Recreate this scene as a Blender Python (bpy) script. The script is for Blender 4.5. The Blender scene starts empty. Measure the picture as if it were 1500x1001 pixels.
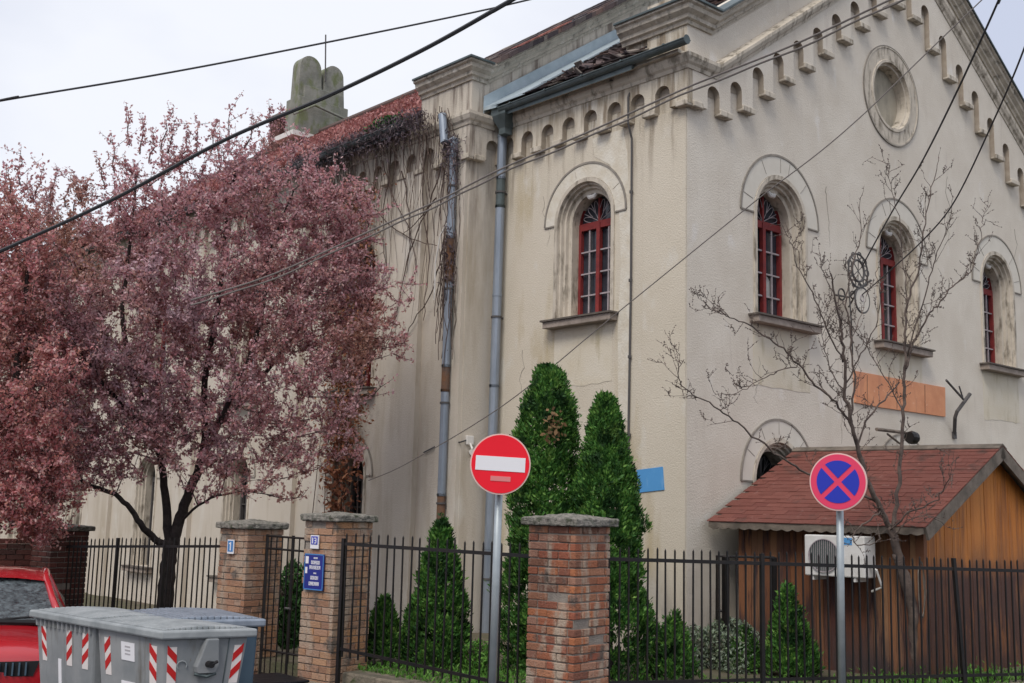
import bpy, bmesh, math, random
import numpy as np
from mathutils import Vector, Matrix
from mathutils.geometry import tessellate_polygon
R = random.Random(7); NR = np.random.RandomState(5)
SC = bpy.context.scene; COL = SC.collection
V = Vector
PI = math.pi
# ------------------------------------------------------------------ camera
YAW, PITCH, ROLL = [math.radians(a) for a in (41.54021444, 8.82122125, 1.44493805)]
FPX, CX, CY = 1696.1277, 749.18, 486.34
CAM = V((-12.0249, -10.0, 1.7))
Fw = V((math.sin(YAW)*math.cos(PITCH), math.cos(YAW)*math.cos(PITCH), math.sin(PITCH)))
_r = Fw.cross(V((0, 0, 1))).normalized(); _u = _r.cross(Fw)
Rt = _r*math.cos(ROLL)+_u*math.sin(ROLL); Up = -_r*math.sin(ROLL)+_u*math.cos(ROLL)
def at(x, y, D):
    """world point seen at photo pixel (x,y), D metres forward: used to survey where things stand"""
    return CAM+(Fw+Rt*((x-CX)/FPX)-Up*((y-CY)/FPX))*D
cam = bpy.data.cameras.new('camera'); camo = bpy.data.objects.new('camera', cam); COL.objects.link(camo)
cam.sensor_width = 36; cam.lens = FPX/1500*36; cam.shift_x = (750-CX)/1500; cam.shift_y = -(500.5-CY)/1500
cam.clip_end = 3000; cam.clip_start = .05
M = Matrix((Rt, Up, -Fw)).transposed().to_4x4(); M.translation = CAM; camo.matrix_world = M
SC.camera = camo
SC.view_settings.view_transform = 'Standard'; SC.view_settings.look = 'None'
SC.view_settings.exposure = 0.55; SC.view_settings.gamma = 1

# ------------------------------------------------------------------ materials
def mat(name, base, rough=.85, var=None, scale=3., bump=0., bscale=60., island=None, metal=0., spec=.3,
        stain=None, coat=0., noise_detail=6., trans=0., bstretch=None, sstretch=None):
    """var: second colour mixed by noise; island: list of colours picked per island; stain: (colour, scale, lo, hi, (sx,sy,sz))"""
    m = bpy.data.materials.new(name); m.use_nodes = True
    nt = m.node_tree; N = nt.nodes; L = nt.links
    b = N['Principled BSDF']
    b.inputs['Roughness'].default_value = rough; b.inputs['Metallic'].default_value = metal
    b.inputs['Specular IOR Level'].default_value = spec
    if coat: b.inputs['Coat Weight'].default_value = coat
    tc = N.new('ShaderNodeTexCoord')
    col = None
    def rgb(c):
        n = N.new('ShaderNodeRGB'); n.outputs[0].default_value = (*c, 1); return n.outputs[0]
    def mix(f, a, c, mode='MIX'):
        n = N.new('ShaderNodeMix'); n.data_type = 'RGBA'; n.blend_type = mode
        if isinstance(f, float): n.inputs[0].default_value = f
        else: L.new(f, n.inputs[0])
        L.new(a, n.inputs[6]); L.new(c, n.inputs[7]); return n.outputs[2]
    def noise(s, d=noise_detail, st=None, r=.6):
        n = N.new('ShaderNodeTexNoise'); n.inputs['Scale'].default_value = s; n.inputs['Detail'].default_value = d
        n.inputs['Roughness'].default_value = r
        if st:
            mp = N.new('ShaderNodeMapping'); mp.inputs['Scale'].default_value = st
            L.new(tc.outputs['Object'], mp.inputs[0]); L.new(mp.outputs[0], n.inputs[0])
        else: L.new(tc.outputs['Object'], n.inputs[0])
        return n.outputs[0]
    def ramp(f, lo, hi):
        n = N.new('ShaderNodeMapRange'); n.inputs[1].default_value = lo; n.inputs[2].default_value = hi
        n.clamp = True; L.new(f, n.inputs[0]); return n.outputs[0]
    if island:
        g = N.new('ShaderNodeNewGeometry'); cr = N.new('ShaderNodeValToRGB')
        cr.color_ramp.interpolation = 'LINEAR'
        e = cr.color_ramp.elements
        while len(e) < len(island): e.new(.5)
        for i, c in enumerate(island):
            e[i].position = i/max(1, len(island)-1); e[i].color = (*c, 1)
        L.new(g.outputs['Random Per Island'], cr.inputs[0]); col = cr.outputs[0]
    else: col = rgb(base)
    if var: col = mix(ramp(noise(scale, st=sstretch), .35, .65), col, rgb(var))
    for st in (stain or []):
        c, s, lo, hi, ss = st[:5]
        f = ramp(noise(s, st=ss), lo, hi)
        if len(st) > 5:      # limited to a height range: (z0 none, z1 full)
            sp = N.new('ShaderNodeSeparateXYZ'); L.new(tc.outputs['Object'], sp.inputs[0])
            zz = ramp(sp.outputs[2], st[5], st[6])
            mm = N.new('ShaderNodeMath'); mm.operation = 'MULTIPLY'; L.new(f, mm.inputs[0]); L.new(zz, mm.inputs[1]); f = mm.outputs[0]
        col = mix(f, col, rgb(c))
    L.new(col, b.inputs['Base Color'])
    if bump:
        bn = N.new('ShaderNodeBump'); bn.inputs['Strength'].default_value = bump; bn.inputs['Distance'].default_value = .02
        L.new(noise(bscale, 4, st=bstretch), bn.inputs['Height']); L.new(bn.outputs[0], b.inputs['Normal'])
    if trans:
        t = N.new('ShaderNodeBsdfTranslucent'); L.new(col, t.inputs[0]); ms = N.new('ShaderNodeMixShader')
        ms.inputs[0].default_value = trans; L.new(b.outputs[0], ms.inputs[1]); L.new(t.outputs[0], ms.inputs[2])
        L.new(ms.outputs[0], N['Material Output'].inputs[0])
    return m
MT = {}
MT['side'] = mat('side_stucco', (.62, .56, .465), var=(.57, .51, .415), scale=.8, bump=.5, bscale=45,
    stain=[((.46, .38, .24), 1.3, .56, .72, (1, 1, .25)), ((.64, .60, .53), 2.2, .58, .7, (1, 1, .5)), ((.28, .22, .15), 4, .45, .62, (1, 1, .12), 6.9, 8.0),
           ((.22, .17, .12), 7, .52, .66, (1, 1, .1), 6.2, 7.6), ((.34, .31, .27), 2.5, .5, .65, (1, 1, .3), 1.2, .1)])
MT['front'] = mat('front_stucco', (.68, .625, .545), var=(.60, .54, .46), scale=1.1, bump=.5, bscale=40,
    stain=[((.58, .52, .44), 1.7, .58, .75, (1, 1, .4)), ((.70, .66, .61), 2.6, .6, .72, (1, 1, .6)), ((.52, .46, .40), 6, .6, .8, (1, 1, .15)), ((.38, .34, .30), 2.5, .5, .65, (1, 1, .3), 1.2, .1)])
MT['nave'] = mat('nave_stucco', (.58, .525, .455), var=(.53, .475, .40), scale=.7, bump=.45, bscale=50,
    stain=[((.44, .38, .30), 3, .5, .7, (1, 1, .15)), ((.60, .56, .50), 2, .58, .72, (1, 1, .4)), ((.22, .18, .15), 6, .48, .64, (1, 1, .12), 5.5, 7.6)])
MT['trim'] = mat('trim_plaster', (.59, .53, .445), var=(.49, .435, .36), scale=4, bump=.4, bscale=40,
    stain=[((.22, .19, .15), 9, .5, .66, (1, 1, .3))])
MT['rakecorn'] = mat('weathered_cornice', (.51, .46, .385), var=(.38, .34, .285), scale=5, bump=.5, bscale=30,
    stain=[((.22, .20, .17), 8, .54, .68, (1, 1, 1)), ((.55, .51, .45), 6, .58, .66, (1, 1, 1))])
MT['niche'] = mat('niche_brown', (.40, .345, .28), var=(.30, .25, .20), scale=5)  # darker brown than the frieze, for the niche linings
MT['apron'] = mat('damp_apron_plaster', (.60, .535, .42), var=(.64, .585, .49), scale=2.2, bump=.4, bscale=45, stain=[((.46, .40, .28), 5, .54, .7, (1, 1, .2))])
MT['groove'] = mat('groove_dirt_shade', (.20, .18, .16), var=(.30, .27, .23), scale=6)  # also the painted edge shadow round the arch bands
MT['voussoir'] = mat('pale_voussoir', (.68, .64, .56), var=(.60, .54, .44), scale=5, bump=.5, bscale=30)
MT['sill'] = mat('sill_stone', (.36, .30, .26), var=(.24, .2, .17), scale=8, bump=.3)
MT['silltop'] = mat('sill_top_dirt', (.09, .075, .07), var=(.14, .12, .10), scale=8)
MT['red'] = mat('red_window_paint', (.25, .035, .032), rough=.65, var=(.17, .026, .028), scale=9)
MT['muntin'] = mat('white_muntin_paint', (.42, .36, .38), rough=.6, var=(.3, .27, .28), scale=12)
MT['grille'] = mat('grille_iron', (.09, .085, .085), rough=.7)
gl = mat('window_glass', (.022, .024, .030), rough=.12, spec=.5, var=(.05, .055, .07), scale=2.2, bump=.25, bscale=5); MT['glass'] = gl
MT['glassdark'] = mat('dark_glass', (.012, .012, .014), rough=.3, spec=.2)
MT['frost'] = mat('pale_patched_pane', (.42, .42, .40), rough=.5, var=(.34, .34, .33), scale=7)
MT['oculus'] = mat('oculus_infill', (.42, .375, .295), var=(.37, .33, .26), scale=3, bump=.3, stain=[((.25, .23, .19), 4, .5, .7, (1, 1, .4))])
MT['zinc'] = mat('zinc', (.30, .34, .40), rough=.42, metal=.35, var=(.20, .235, .285), scale=2.5, spec=.5, sstretch=(3, 3, .5))
MT['zincdark'] = mat('old_zinc', (.13, .16, .17), rough=.55, metal=.3, var=(.08, .10, .10), scale=3)
MT['flash'] = mat('flashing', (.44, .51, .55), rough=.45, metal=.2, var=(.34, .41, .45), scale=3)
MT['rust'] = mat('rusty_pipe', (.19, .095, .05), rough=.9, var=(.10, .085, .08), scale=5, bump=.3)
MT['tilesdark'] = mat('old_tiles', (.1, .1, .1), rough=.95, island=[(.035, .03, .035), (.07, .055, .06), (.12, .085, .08), (.06, .06, .065), (.20, .13, .11), (.05, .045, .05), (.27, .23, .2)], bump=.6, bscale=30)
MT['tilesred'] = mat('red_tiles', (.3, .1, .1), rough=.95, island=[(.20, .075, .065), (.28, .11, .09), (.36, .17, .14), (.24, .09, .08), (.15, .065, .055), (.30, .13, .10)], bump=.7, bscale=25)
MT['mort'] = mat('mortar', (.22, .19, .165), var=(.31, .27, .23), scale=12, bump=.6, bscale=70)
BR = [(.24, .085, .05), (.34, .13, .07), (.30, .10, .06), (.17, .085, .06), (.38, .17, .095), (.36, .20, .14), (.22, .10, .07), (.42, .155, .07)]
MT['brick'] = mat('brick', (.3, .1, .1), island=BR, bump=.8, bscale=45, rough=.95, stain=[((.40, .31, .24), 4.5, .50, .60, (1, 1, .35)), ((.12, .09, .075), 5, .57, .68, (1, 1, .7))])
MT['brickpale'] = mat('brick_pale', (.3, .1, .1), island=[(.33, .19, .12), (.42, .25, .15), (.38, .22, .15), (.28, .16, .11), (.46, .24, .12), (.40, .27, .20), (.34, .17, .10)], bump=.8, bscale=45, rough=.95, stain=[((.40, .31, .24), 3.2, .5, .62, (1, 1, .5)), ((.15, .12, .10), 4, .55, .66, (1, 1, 1))])
MT['brickdark'] = mat('brick_dark', (.3, .1, .1), island=[(.10, .035, .03), (.15, .055, .045), (.08, .04, .035), (.12, .05, .04)], bump=.8, bscale=45, rough=.95)
MT['cap'] = mat('coping_concrete', (.30, .275, .245), var=(.13, .13, .11), scale=22, bump=1., bscale=60, stain=[((.08, .085, .06), 9, .54, .64, (1, 1, 1))])
MT['iron'] = mat('black_iron', (.007, .007, .008), rough=.45, var=(.016, .012, .011), scale=8, spec=.4)
MT['bark'] = mat('plum_bark', (.028, .022, .022), rough=.95, var=(.055, .045, .042), scale=12, bump=.8, bscale=40)
MT['plumtwig'] = mat('plum_twigs', (.13, .075, .075), rough=.9, var=(.07, .05, .05), scale=6)
MT['twigbark'] = mat('bare_bark', (.17, .13, .11), rough=.95, var=(.085, .065, .06), scale=9, bump=.7, bscale=50)
MT['vine'] = mat('vine_stem', (.12, .085, .07), rough=.95, var=(.07, .05, .045), scale=7)
MT['vinedark'] = mat('dead_creeper', (.06, .045, .06), rough=.95, island=[(.05, .04, .055), (.10, .075, .095), (.17, .13, .14), (.075, .055, .07), (.26, .20, .19)])
MT['plum'] = mat('plum_leaves', (.2, .07, .09), rough=.6, trans=.45, island=[(.46, .18, .20), (.62, .32, .35), (.72, .46, .50), (.50, .22, .25), (.62, .34, .29), (.80, .64, .66), (.34, .19, .18), (.60, .38, .43)],
    stain=[((.50, .29, .20), .55, .54, .72, (1, 1, 1)), ((.58, .43, .49), .7, .56, .72, (1, 1, 1))])
MT['plumred'] = mat('plum_leaves_red', (.2, .07, .09), rough=.6, trans=.45, island=[(.50, .16, .17), (.66, .28, .29), (.72, .42, .43), (.50, .18, .19), (.66, .34, .26), (.80, .60, .57), (.36, .16, .16)],
    stain=[((.42, .21, .15), .6, .52, .7, (1, 1, 1))])
MT['orangeleaf'] = mat('dry_creeper_leaves', (.3, .12, .05), rough=.7, trans=.2, island=[(.10, .035, .03), (.30, .12, .06), (.22, .08, .05), (.36, .17, .08), (.13, .05, .05)])
MT['ivyred'] = mat('red_creeper_leaves', (.4, .1, .1), rough=.7, trans=.2, island=[(.28, .085, .08), (.38, .16, .15), (.48, .26, .25), (.33, .12, .11), (.18, .075, .075), (.40, .18, .14)])
G1 = [(.018, .07, .014), (.045, .15, .025), (.085, .22, .04), (.03, .10, .02), (.15, .31, .05), (.06, .18, .04), (.21, .38, .08)]
MT['thuja'] = mat('thuja', (.05, .12, .03), rough=.6, trans=.15, island=G1, stain=[((.015, .05, .012), 4.5, .50, .60, (1, 1, .8)), ((.20, .34, .07), 5.5, .60, .70, (1, 1, 1))])
MT['thujaore'] = mat('thuja_brown', (.18, .08, .04), rough=.8, island=[(.14, .08, .04), (.19, .11, .05), (.10, .07, .03)])
MT['sage'] = mat('sage_leaves', (.15, .2, .12), rough=.7, island=[(.10, .14, .09), (.19, .24, .17), (.26, .31, .25), (.12, .18, .08), (.17, .16, .13)])
MT['weed'] = mat('weed_leaves', (.1, .25, .05), rough=.6, trans=.2, island=[(.04, .13, .02), (.09, .24, .03), (.16, .33, .06), (.06, .17, .03)])
MT['darkgreen'] = mat('dark_shrub_leaves', (.03, .08, .02), rough=.6, island=[(.012, .045, .012), (.03, .09, .02), (.05, .14, .03), (.02, .06, .015)])
MT['shingle'] = mat('shingle', (.2, .07, .05), rough=.95, stain=[((.10, .055, .045), 3, .55, .7, (1, 1, 1)), ((.26, .13, .11), 8, .62, .72, (1, 1, 1))], island=[(.18, .062, .05), (.20, .072, .056), (.225, .083, .065), (.19, .068, .053), (.205, .078, .062)], bump=.9, bscale=120)
MT['wooddark'] = mat('dark_boards', (.12, .05, .03), rough=.7, island=[(.13, .045, .025), (.20, .08, .035), (.10, .038, .028), (.27, .12, .055), (.16, .058, .03), (.34, .18, .09), (.11, .046, .034)], bump=.6, bscale=30, bstretch=(6, 6, .5),
    stain=[((.05, .028, .03), 9, .52, .64, (1, 1, .12)), ((.06, .04, .04), 3, .3, .5, (1, 1, .3), .5, 0.)])
MT['woodorange'] = mat('orange_boards', (.42, .17, .05), rough=.6, island=[(.50, .17, .030), (.58, .215, .045), (.45, .145, .025), (.54, .19, .035)], bump=.5, bscale=25, bstretch=(6, 6, .5),
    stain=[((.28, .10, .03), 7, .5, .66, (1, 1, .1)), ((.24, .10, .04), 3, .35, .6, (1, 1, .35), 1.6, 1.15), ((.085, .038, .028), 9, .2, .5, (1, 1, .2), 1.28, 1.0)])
MT['fascia'] = mat('grey_fascia', (.20, .165, .135), var=(.10, .085, .07), scale=6, bump=.4, rough=.9)
MT['white'] = mat('white_enamel', (.72, .70, .68), rough=.45, var=(.62, .60, .56), scale=5)
MT['acdark'] = mat('ac_grille', (.10, .12, .115), rough=.6)
MT['galv'] = mat('galvanised', (.42, .46, .48), rough=.45, metal=.5, var=(.33, .37, .39), scale=5, spec=.5)
MT['signred'] = mat('sign_red', (.86, .012, .03), rough=.4, spec=.3, var=(.80, .010, .025), scale=3)
MT['signwhite'] = mat('sign_white', (.78, .77, .80), rough=.35)
MT['signedge'] = mat('sign_rim', (.72, .50, .46), rough=.4)
MT['signpink'] = mat('sign_sticker', (.70, .22, .22), rough=.5)
MT['signrose'] = mat('sign_faded_red', (.74, .045, .12), rough=.35, spec=.5)
MT['signblue'] = mat('sign_blue', (.015, .03, .42), rough=.35, spec=.5)
MT['blueplate'] = mat('blue_plate', (.015, .025, .22), rough=.35, spec=.5)
MT['lightblue'] = mat('light_blue_plate', (.07, .22, .50), rough=.4)
MT['panelblue'] = mat('panel_blue', (.10, .33, .66), rough=.6, var=(.085, .30, .62), scale=2, stain=[((.22, .42, .68), 9, .6, .75, (1, 1, .3))])
MT['panelorange'] = mat('panel_orange', (.70, .32, .17), rough=.7, var=(.60, .25, .13), scale=3, bump=.3, stain=[((.50, .22, .13), 7, .55, .7, (1, 1, .2)), ((.74, .42, .28), 11, .62, .74, (1, 1, 1))])
MT['binsteel'] = mat('bin_steel', (.31, .315, .32), rough=.55, metal=.1, var=(.21, .225, .235), scale=2.2, spec=.5, bump=.15, bscale=6,
    stain=[((.30, .32, .33), 4, .6, .72, (1, 1, .3)), ((.13, .12, .105), 5, .56, .70, (1, 1, .2)), ((.16, .10, .06), 14, .68, .74, (1, 1, .4)), ((.12, .11, .10), 3, .35, .6, (1, 1, .5), .1, -.4)])
MT['bingrey'] = mat('bin_lid', (.33, .35, .36), rough=.5, var=(.22, .24, .25), scale=5, bump=.2, bscale=12)
MT['binblue'] = mat('bin_blue', (.045, .075, .11), rough=.5, var=(.07, .11, .15), scale=3)
MT['tapered'] = mat('tape_red', (.50, .02, .02), rough=.4); MT['tapewhite'] = mat('tape_white', (.72, .66, .64), rough=.4)
MT['stickertext'] = mat('sticker_print', (.42, .40, .42), rough=.6)
MT['stickerpink'] = mat('sticker_pink_print', (.55, .22, .45), rough=.6)
MT['carred'] = mat('car_paint', (.40, .014, .022), rough=.25, spec=.6, coat=.8, var=(.44, .01, .018), scale=2)
MT['carglass'] = mat('car_glass', (.012, .018, .022), rough=.1, spec=.9, var=(.10, .12, .13), scale=14, bump=.9, bscale=16)  # speckled second colour paints tree and sky reflections into the glass
MT['rubber'] = mat('rubber', (.015, .015, .017), rough=.8)
MT['chrome'] = mat('wheel_rim', (.5, .5, .52), rough=.3, metal=.9)
MT['lamp'] = mat('head_lamp', (.5, .52, .55), rough=.15, spec=.8)
MT['black'] = mat('black_plastic', (.01, .01, .013), rough=.4, bump=.4, bscale=9)
MT['cable'] = mat('cable_rubber', (.05, .05, .055), rough=.6)
MT['cablegrey'] = mat('cable_grey', (.17, .15, .14), rough=.6)
MT['tablet'] = mat('tablet_stone', (.27, .27, .235), var=(.17, .175, .15), scale=2.5, bump=.5, bscale=20, stain=[((.15, .17, .09), 3, .5, .62, (1, 1, .5))])
MT['asphalt'] = mat('asphalt', (.06, .06, .062), var=(.045, .045, .047), scale=4, bump=.6, bscale=150)
MT['soil'] = mat('garden_soil', (.13, .105, .08), var=(.08, .085, .045), scale=3, bump=.8, bscale=30)
MT['kerb'] = mat('kerb_stone', (.24, .20, .155), var=(.13, .12, .09), scale=7, bump=.9, bscale=25, stain=[((.07, .09, .04), 5, .55, .66, (1, 1, 1))])
MT['salmon'] = mat('salmon_render', (.60, .28, .20), var=(.52, .23, .16), scale=1.2)
MT['greyplaster'] = mat('rosette_plaster', (.66, .62, .55), var=(.60, .56, .49), scale=3)

# ------------------------------------------------------------------ mesh building
def world(o):
    m = Matrix.Translation(o.location)
    return world(o.parent) @ o.matrix_parent_inverse @ m if o.parent else m
class MB:
    def __init__(s): s.v = []; s.f = []
    def add(s, vs, fs):
        o = len(s.v); s.v += [tuple(v) for v in vs]; s.f += [tuple(i+o for i in f) for f in fs]; return s
    def box(s, a, b, fn=None):
        x0, y0, z0 = a; x1, y1, z1 = b
        P = [(x0,y0,z0),(x1,y0,z0),(x1,y1,z0),(x0,y1,z0),(x0,y0,z1),(x1,y0,z1),(x1,y1,z1),(x0,y1,z1)]
        if fn: P = [fn(*p) for p in P]
        return s.add(P, [(0,3,2,1),(4,5,6,7),(0,1,5,4),(1,2,6,5),(2,3,7,6),(3,0,4,7)])
    def plate(s, outer, holes, fn, o0, o1):
        """flat shape with holes in (u,z), thick from o0 to o1, placed by fn(u,o,z)"""
        loops = [outer]+list(holes)
        tris = tessellate_polygon([[V((p[0], p[1], 0)) for p in l] for l in loops])
        pts = [p for l in loops for p in l]; n = len(pts)
        vs = [fn(p[0], o0, p[1]) for p in pts]+[fn(p[0], o1, p[1]) for p in pts]
        fs = [tuple(t) for t in tris]+[tuple(i+n for i in reversed(t)) for t in tris]
        k = 0
        for l in loops:
            m = len(l)
            for i in range(m):
                a, b = k+i, k+(i+1) % m; fs.append((a, b, b+n, a+n))
            k += m
        return s.add(vs, fs)
    def tube(s, pts, rad, n=8, cap=True):
        pts = [V(p) for p in pts]
        if not hasattr(rad, '__len__'): rad = [rad]*len(pts)
        prev = None; rings = []
        for i, p in enumerate(pts):
            t = (pts[min(i+1, len(pts)-1)]-pts[max(i-1, 0)])
            if t.length < 1e-9: t = V((0, 0, 1))
            t.normalize()
            if prev is None:
                a = V((0, 0, 1)) if abs(t.z) < .9 else V((1, 0, 0)); x = t.cross(a).normalized()
            else:
                x = prev-t*prev.dot(t)
                x = x.normalized() if x.length > 1e-6 else t.orthogonal().normalized()
            prev = x; y = t.cross(x)
            rings.append([p+(x*math.cos(2*PI*k/n)+y*math.sin(2*PI*k/n))*rad[i] for k in range(n)])
        vs = [q for r in rings for q in r]; fs = []
        for i in range(len(pts)-1):
            for k in range(n):
                a = i*n+k; b = i*n+(k+1) % n; fs.append((a, b, b+n, a+n))
        if cap: fs += [tuple(range(n))[::-1], tuple(range((len(pts)-1)*n, len(pts)*n))]
        return s.add(vs, fs)
    def sweep(s, prof, path, closed=True, cap=True):
        """prof [(o,h)], path [(P, nvec)] -> plumb moulding"""
        m = len(prof)
        vs = [V(P)+V(nv)*o+V((0, 0, h)) for P, nv in path for o, h in prof]; fs = []
        for i in range(len(path)-1):
            for k in range(m if closed else m-1):
                a = i*m+k; b = i*m+(k+1) % m; fs.append((a, b, b+m, a+m))
        if cap: fs += [tuple(range(m))[::-1], tuple(range((len(path)-1)*m, len(path)*m))]
        return s.add(vs, fs)
    def quads(s, c, a, b):
        c = np.asarray(c); a = np.asarray(a); b = np.asarray(b)
        P = np.stack([c-a-b*.0, c+b*.5-a*.0, c+a, c-b*.5], 1).reshape(-1, 3)
        s.np = P if not hasattr(s, 'np') else np.concatenate([s.np, P]); return s
    def build(s, name, m, parent=None, label=None, smooth=False, recalc=True, fine=False):
        me = bpy.data.meshes.new(name)
        vs = s.v; fs = s.f
        if hasattr(s, 'np'):
            P = s.np; n = len(P)//4; o = len(vs)
            if o == 0:
                me.vertices.add(len(P)); me.vertices.foreach_set('co', P.astype(np.float32).ravel())
                me.loops.add(len(P)); me.loops.foreach_set('vertex_index', np.arange(len(P), dtype=np.int32))
                me.polygons.add(n); me.polygons.foreach_set('loop_start', np.arange(0, len(P), 4, dtype=np.int32))
                me.update(calc_edges=True); recalc = False
            else:
                vs = vs+[tuple(p) for p in P]; fs = fs+[(o+4*i, o+4*i+1, o+4*i+2, o+4*i+3) for i in range(n)]
                me.from_pydata(vs, [], fs)
        else: me.from_pydata(vs, [], fs)
        if recalc:
            bm = bmesh.new(); bm.from_mesh(me); bmesh.ops.recalc_face_normals(bm, faces=bm.faces); bm.to_mesh(me); bm.free()
        if smooth:
            me.polygons.foreach_set('use_smooth', [True]*len(me.polygons))
        me.materials.append(MT[m] if isinstance(m, str) else m)
        o = bpy.data.objects.new(name, me); COL.objects.link(o)
        if parent is not None:
            o.parent = parent
            o.matrix_parent_inverse = world(parent).inverted()
        if label: o['label'] = label
        return o
def tag(o, label, cat, group=None):
    o['label'] = label; o['category'] = cat
    if group: o['group'] = group
    return o
def thing(name, loc, label, cat, group=None):
    o = bpy.data.objects.new(name, None); COL.objects.link(o); o.location = loc; o.empty_display_size = .2
    return tag(o, label, cat, group)
def struct(o): o['kind'] = 'structure'; return o
# frames: (u, outward o, z) -> world
NE, ND = .65, 3.95        # nave projects this much to the side; nave gable plane depth
fF = lambda u, o, z: V((u, -o, z))
fS = lambda u, o, z: V((-o, u, z))
fN = lambda u, o, z: V((-NE-o, u, z))
fG = lambda u, o, z: V((u, ND-o, z))
def arch(c, zb, zs, r, n=20, flip=False):
    """closed window outline: bottom zb, spring zs, radius r"""
    p = [(c-r, zb)]+[(c-r*math.cos(PI*i/n), zs+r*math.sin(PI*i/n)) for i in range(n+1)]+[(c+r, zb)]
    return p
def circ(c, z, r, n=36): return [(c+r*math.cos(2*PI*i/n), z+r*math.sin(2*PI*i/n)) for i in range(n)]

# ------------------------------------------------------------------ ground
g = MB(); g.add([(-400, -400, -.6), (400, -400, -.6), (400, 600, -.6), (-400, 600, -.6)], [(0, 1, 2, 3)])
struct(g.build('street', 'asphalt'))
PA, PB, PC, PD = V((-4.06, -1.93, 0)), V((-4.48, 1.43, 0)), V((-4.66, 3.10, 0)), V((-5.27, 7.78, 0))
dr = V((.951, -.309, 0))
PE = PA+dr*14
gp = [PA, PB, PC, V((-.7, 3.9, 0)), V((30, 3.9, 0)), V((30, -12, 0)), PE]
g = MB(); g.plate([(p.x, p.y) for p in gp], [], lambda u, o, z: V((u, z, o)), -.62, -.14)
struct(g.build('garden_ground', 'soil'))
g = MB(); g.plate([(p.x, p.y) for p in (PC, PD, V((-6.8, 17, 0)), V((-9, 33, 0)), V((30, 33, 0)), V((30, 3.9, 0)), V((-.7, 3.9, 0)))], [], lambda u, o, z: V((u, z, o)), -.62, -.48)
struct(g.build('yard_ground', 'soil'))
# low retaining kerb under the fences
def kerb(p, q, name, z1, label):
    d = (q-p).normalized(); n = V((d.y, -d.x, 0))
    mb = MB(); L = (q-p).length; k = 0; s = 0
    while s < L:
        w = min(R.uniform(.45, .7), L-s); j = R.uniform(-.012, .012); zt = z1+R.uniform(-.008, .008)
        f = lambda u, o, z: p+d*u+n*o+V((0, 0, z))
        mb.box((s+.005, -.14+j, -.61), (s+w-.005, .14+j, zt), f); s += w
    o = mb.build(name, 'kerb'); tag(o, label, 'low wall'); bev(o, .02); return o
def bev(o, w, seg=2):
    b = o.modifiers.new('b', 'BEVEL'); b.width = w; b.segments = seg; b.limit_method = 'ANGLE'; return o
kerb(PB+V((.03, -.32, 0)), PA+V((-.03, .32, 0)), 'retaining_kerb', -.1, 'low mossy stone kerb wall under the iron fence between the street sign pillar and corner pillar')
kerb(PA+dr*.3, PE, 'retaining_kerb', -.08, 'low stone kerb wall under the fence to the right of the corner pillar')
kerb(PD, PC+V((-.03, .32, 0)), 'retaining_kerb', -.12, 'low stone kerb wall under the fence behind the plum trunk')

# ------------------------------------------------------------------ synagogue
SY = thing('synagogue', (0, 0, -.14), 'large cream plastered synagogue with arched red framed windows and a stepped frieze under its gable', 'building')
AP = 5.98; APZ = 11.72
def lin(x0, z0, x1, z1, x): return z0+(z1-z0)*(x-x0)/(x1-x0)
SU, SD = .680, -.668   # rake slopes
W1 = 11.5
corn0 = 8.61
def rz_up(u): return 8.06+SU*(u-.53)        # lower line of the string course
def rz_dn(u): return 11.72+SD*(u-AP)
zapex = rz_up(AP)
SD = -(zapex-8.55)/(W1-.5-AP)
def rakez(u):
    if u < .53: return 7.93
    if u < AP: return 7.98+SU*(u-.53)
    if u < W1-.5: return 7.98+SU*(AP-.53)+SD*(u-AP)
    return 7.98+SU*(AP-.53)+SD*(W1-.5-AP)
# front wall
wins = [2.17, 5.5, 9.07]
RO, RI = .64, .455
top = [(W1, rakez(W1)+.9), (W1-.5, rakez(W1)+.9), (AP, rakez(AP)+.95), (.53, rakez(.53)+.9), (0, rakez(0)+1.0)]
mb = MB()
mb.plate([(0, -.3), (W1, -.3)]+top, [arch(c, 4.6, 6.13, RO)[::-1] for c in wins]+[arch(2.06, .9, 2.22, .6)[::-1], arch(5.5, .9, 2.22, .6)[::-1], circ(5.43, 8.93, .6)], fF, 0, -.45)
mb.build('front_wall', 'front', SY)
# side wall of the front bay
mb = MB()
mb.plate([(.45, -.3), (ND, -.3), (ND, 8.42), (.45, 8.42)], [arch(1.98, 4.58, 6.08, .6)[::-1]], fS, 0, -.4)
mb.box((.004, .02, 8.4), (.45, .75, 9.05)); mb.box((.06, .75, 8.4), (.45, 1.22, 9.0))      # shoulder block behind the corner cornice
mb.build('side_wall', 'side', SY)
sidecol = MB(); sidecol.plate([(.004, -.3), (.447, -.3), (.447, 8.95), (.004, 8.95)], [], fS, .003, -.05)
sidecol.build('corner_pier', 'side', SY)
# slightly raised rough corner strip
st = MB(); st.plate([(0.004, -.3), (.78, -.3), (.78, 7.33), (0.004, 7.33)], [], fS, .022, .0045); st.build('corner_strip', 'side', SY)
# nave gable wall
NA = -NE; NW = 12.6
def nrz(u): return 8.60+SU*(u+.36)
ng = [(NA, -.3), (NW, -.3), (NW, 8.9), (AP, nrz(AP)+.25), (-.33, nrz(-.33)+.25), (NA, 8.95)]
mb = MB(); mb.plate(ng, [], fG, 0, -.45); mb.build('nave_gable_wall', 'nave', SY)
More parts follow.
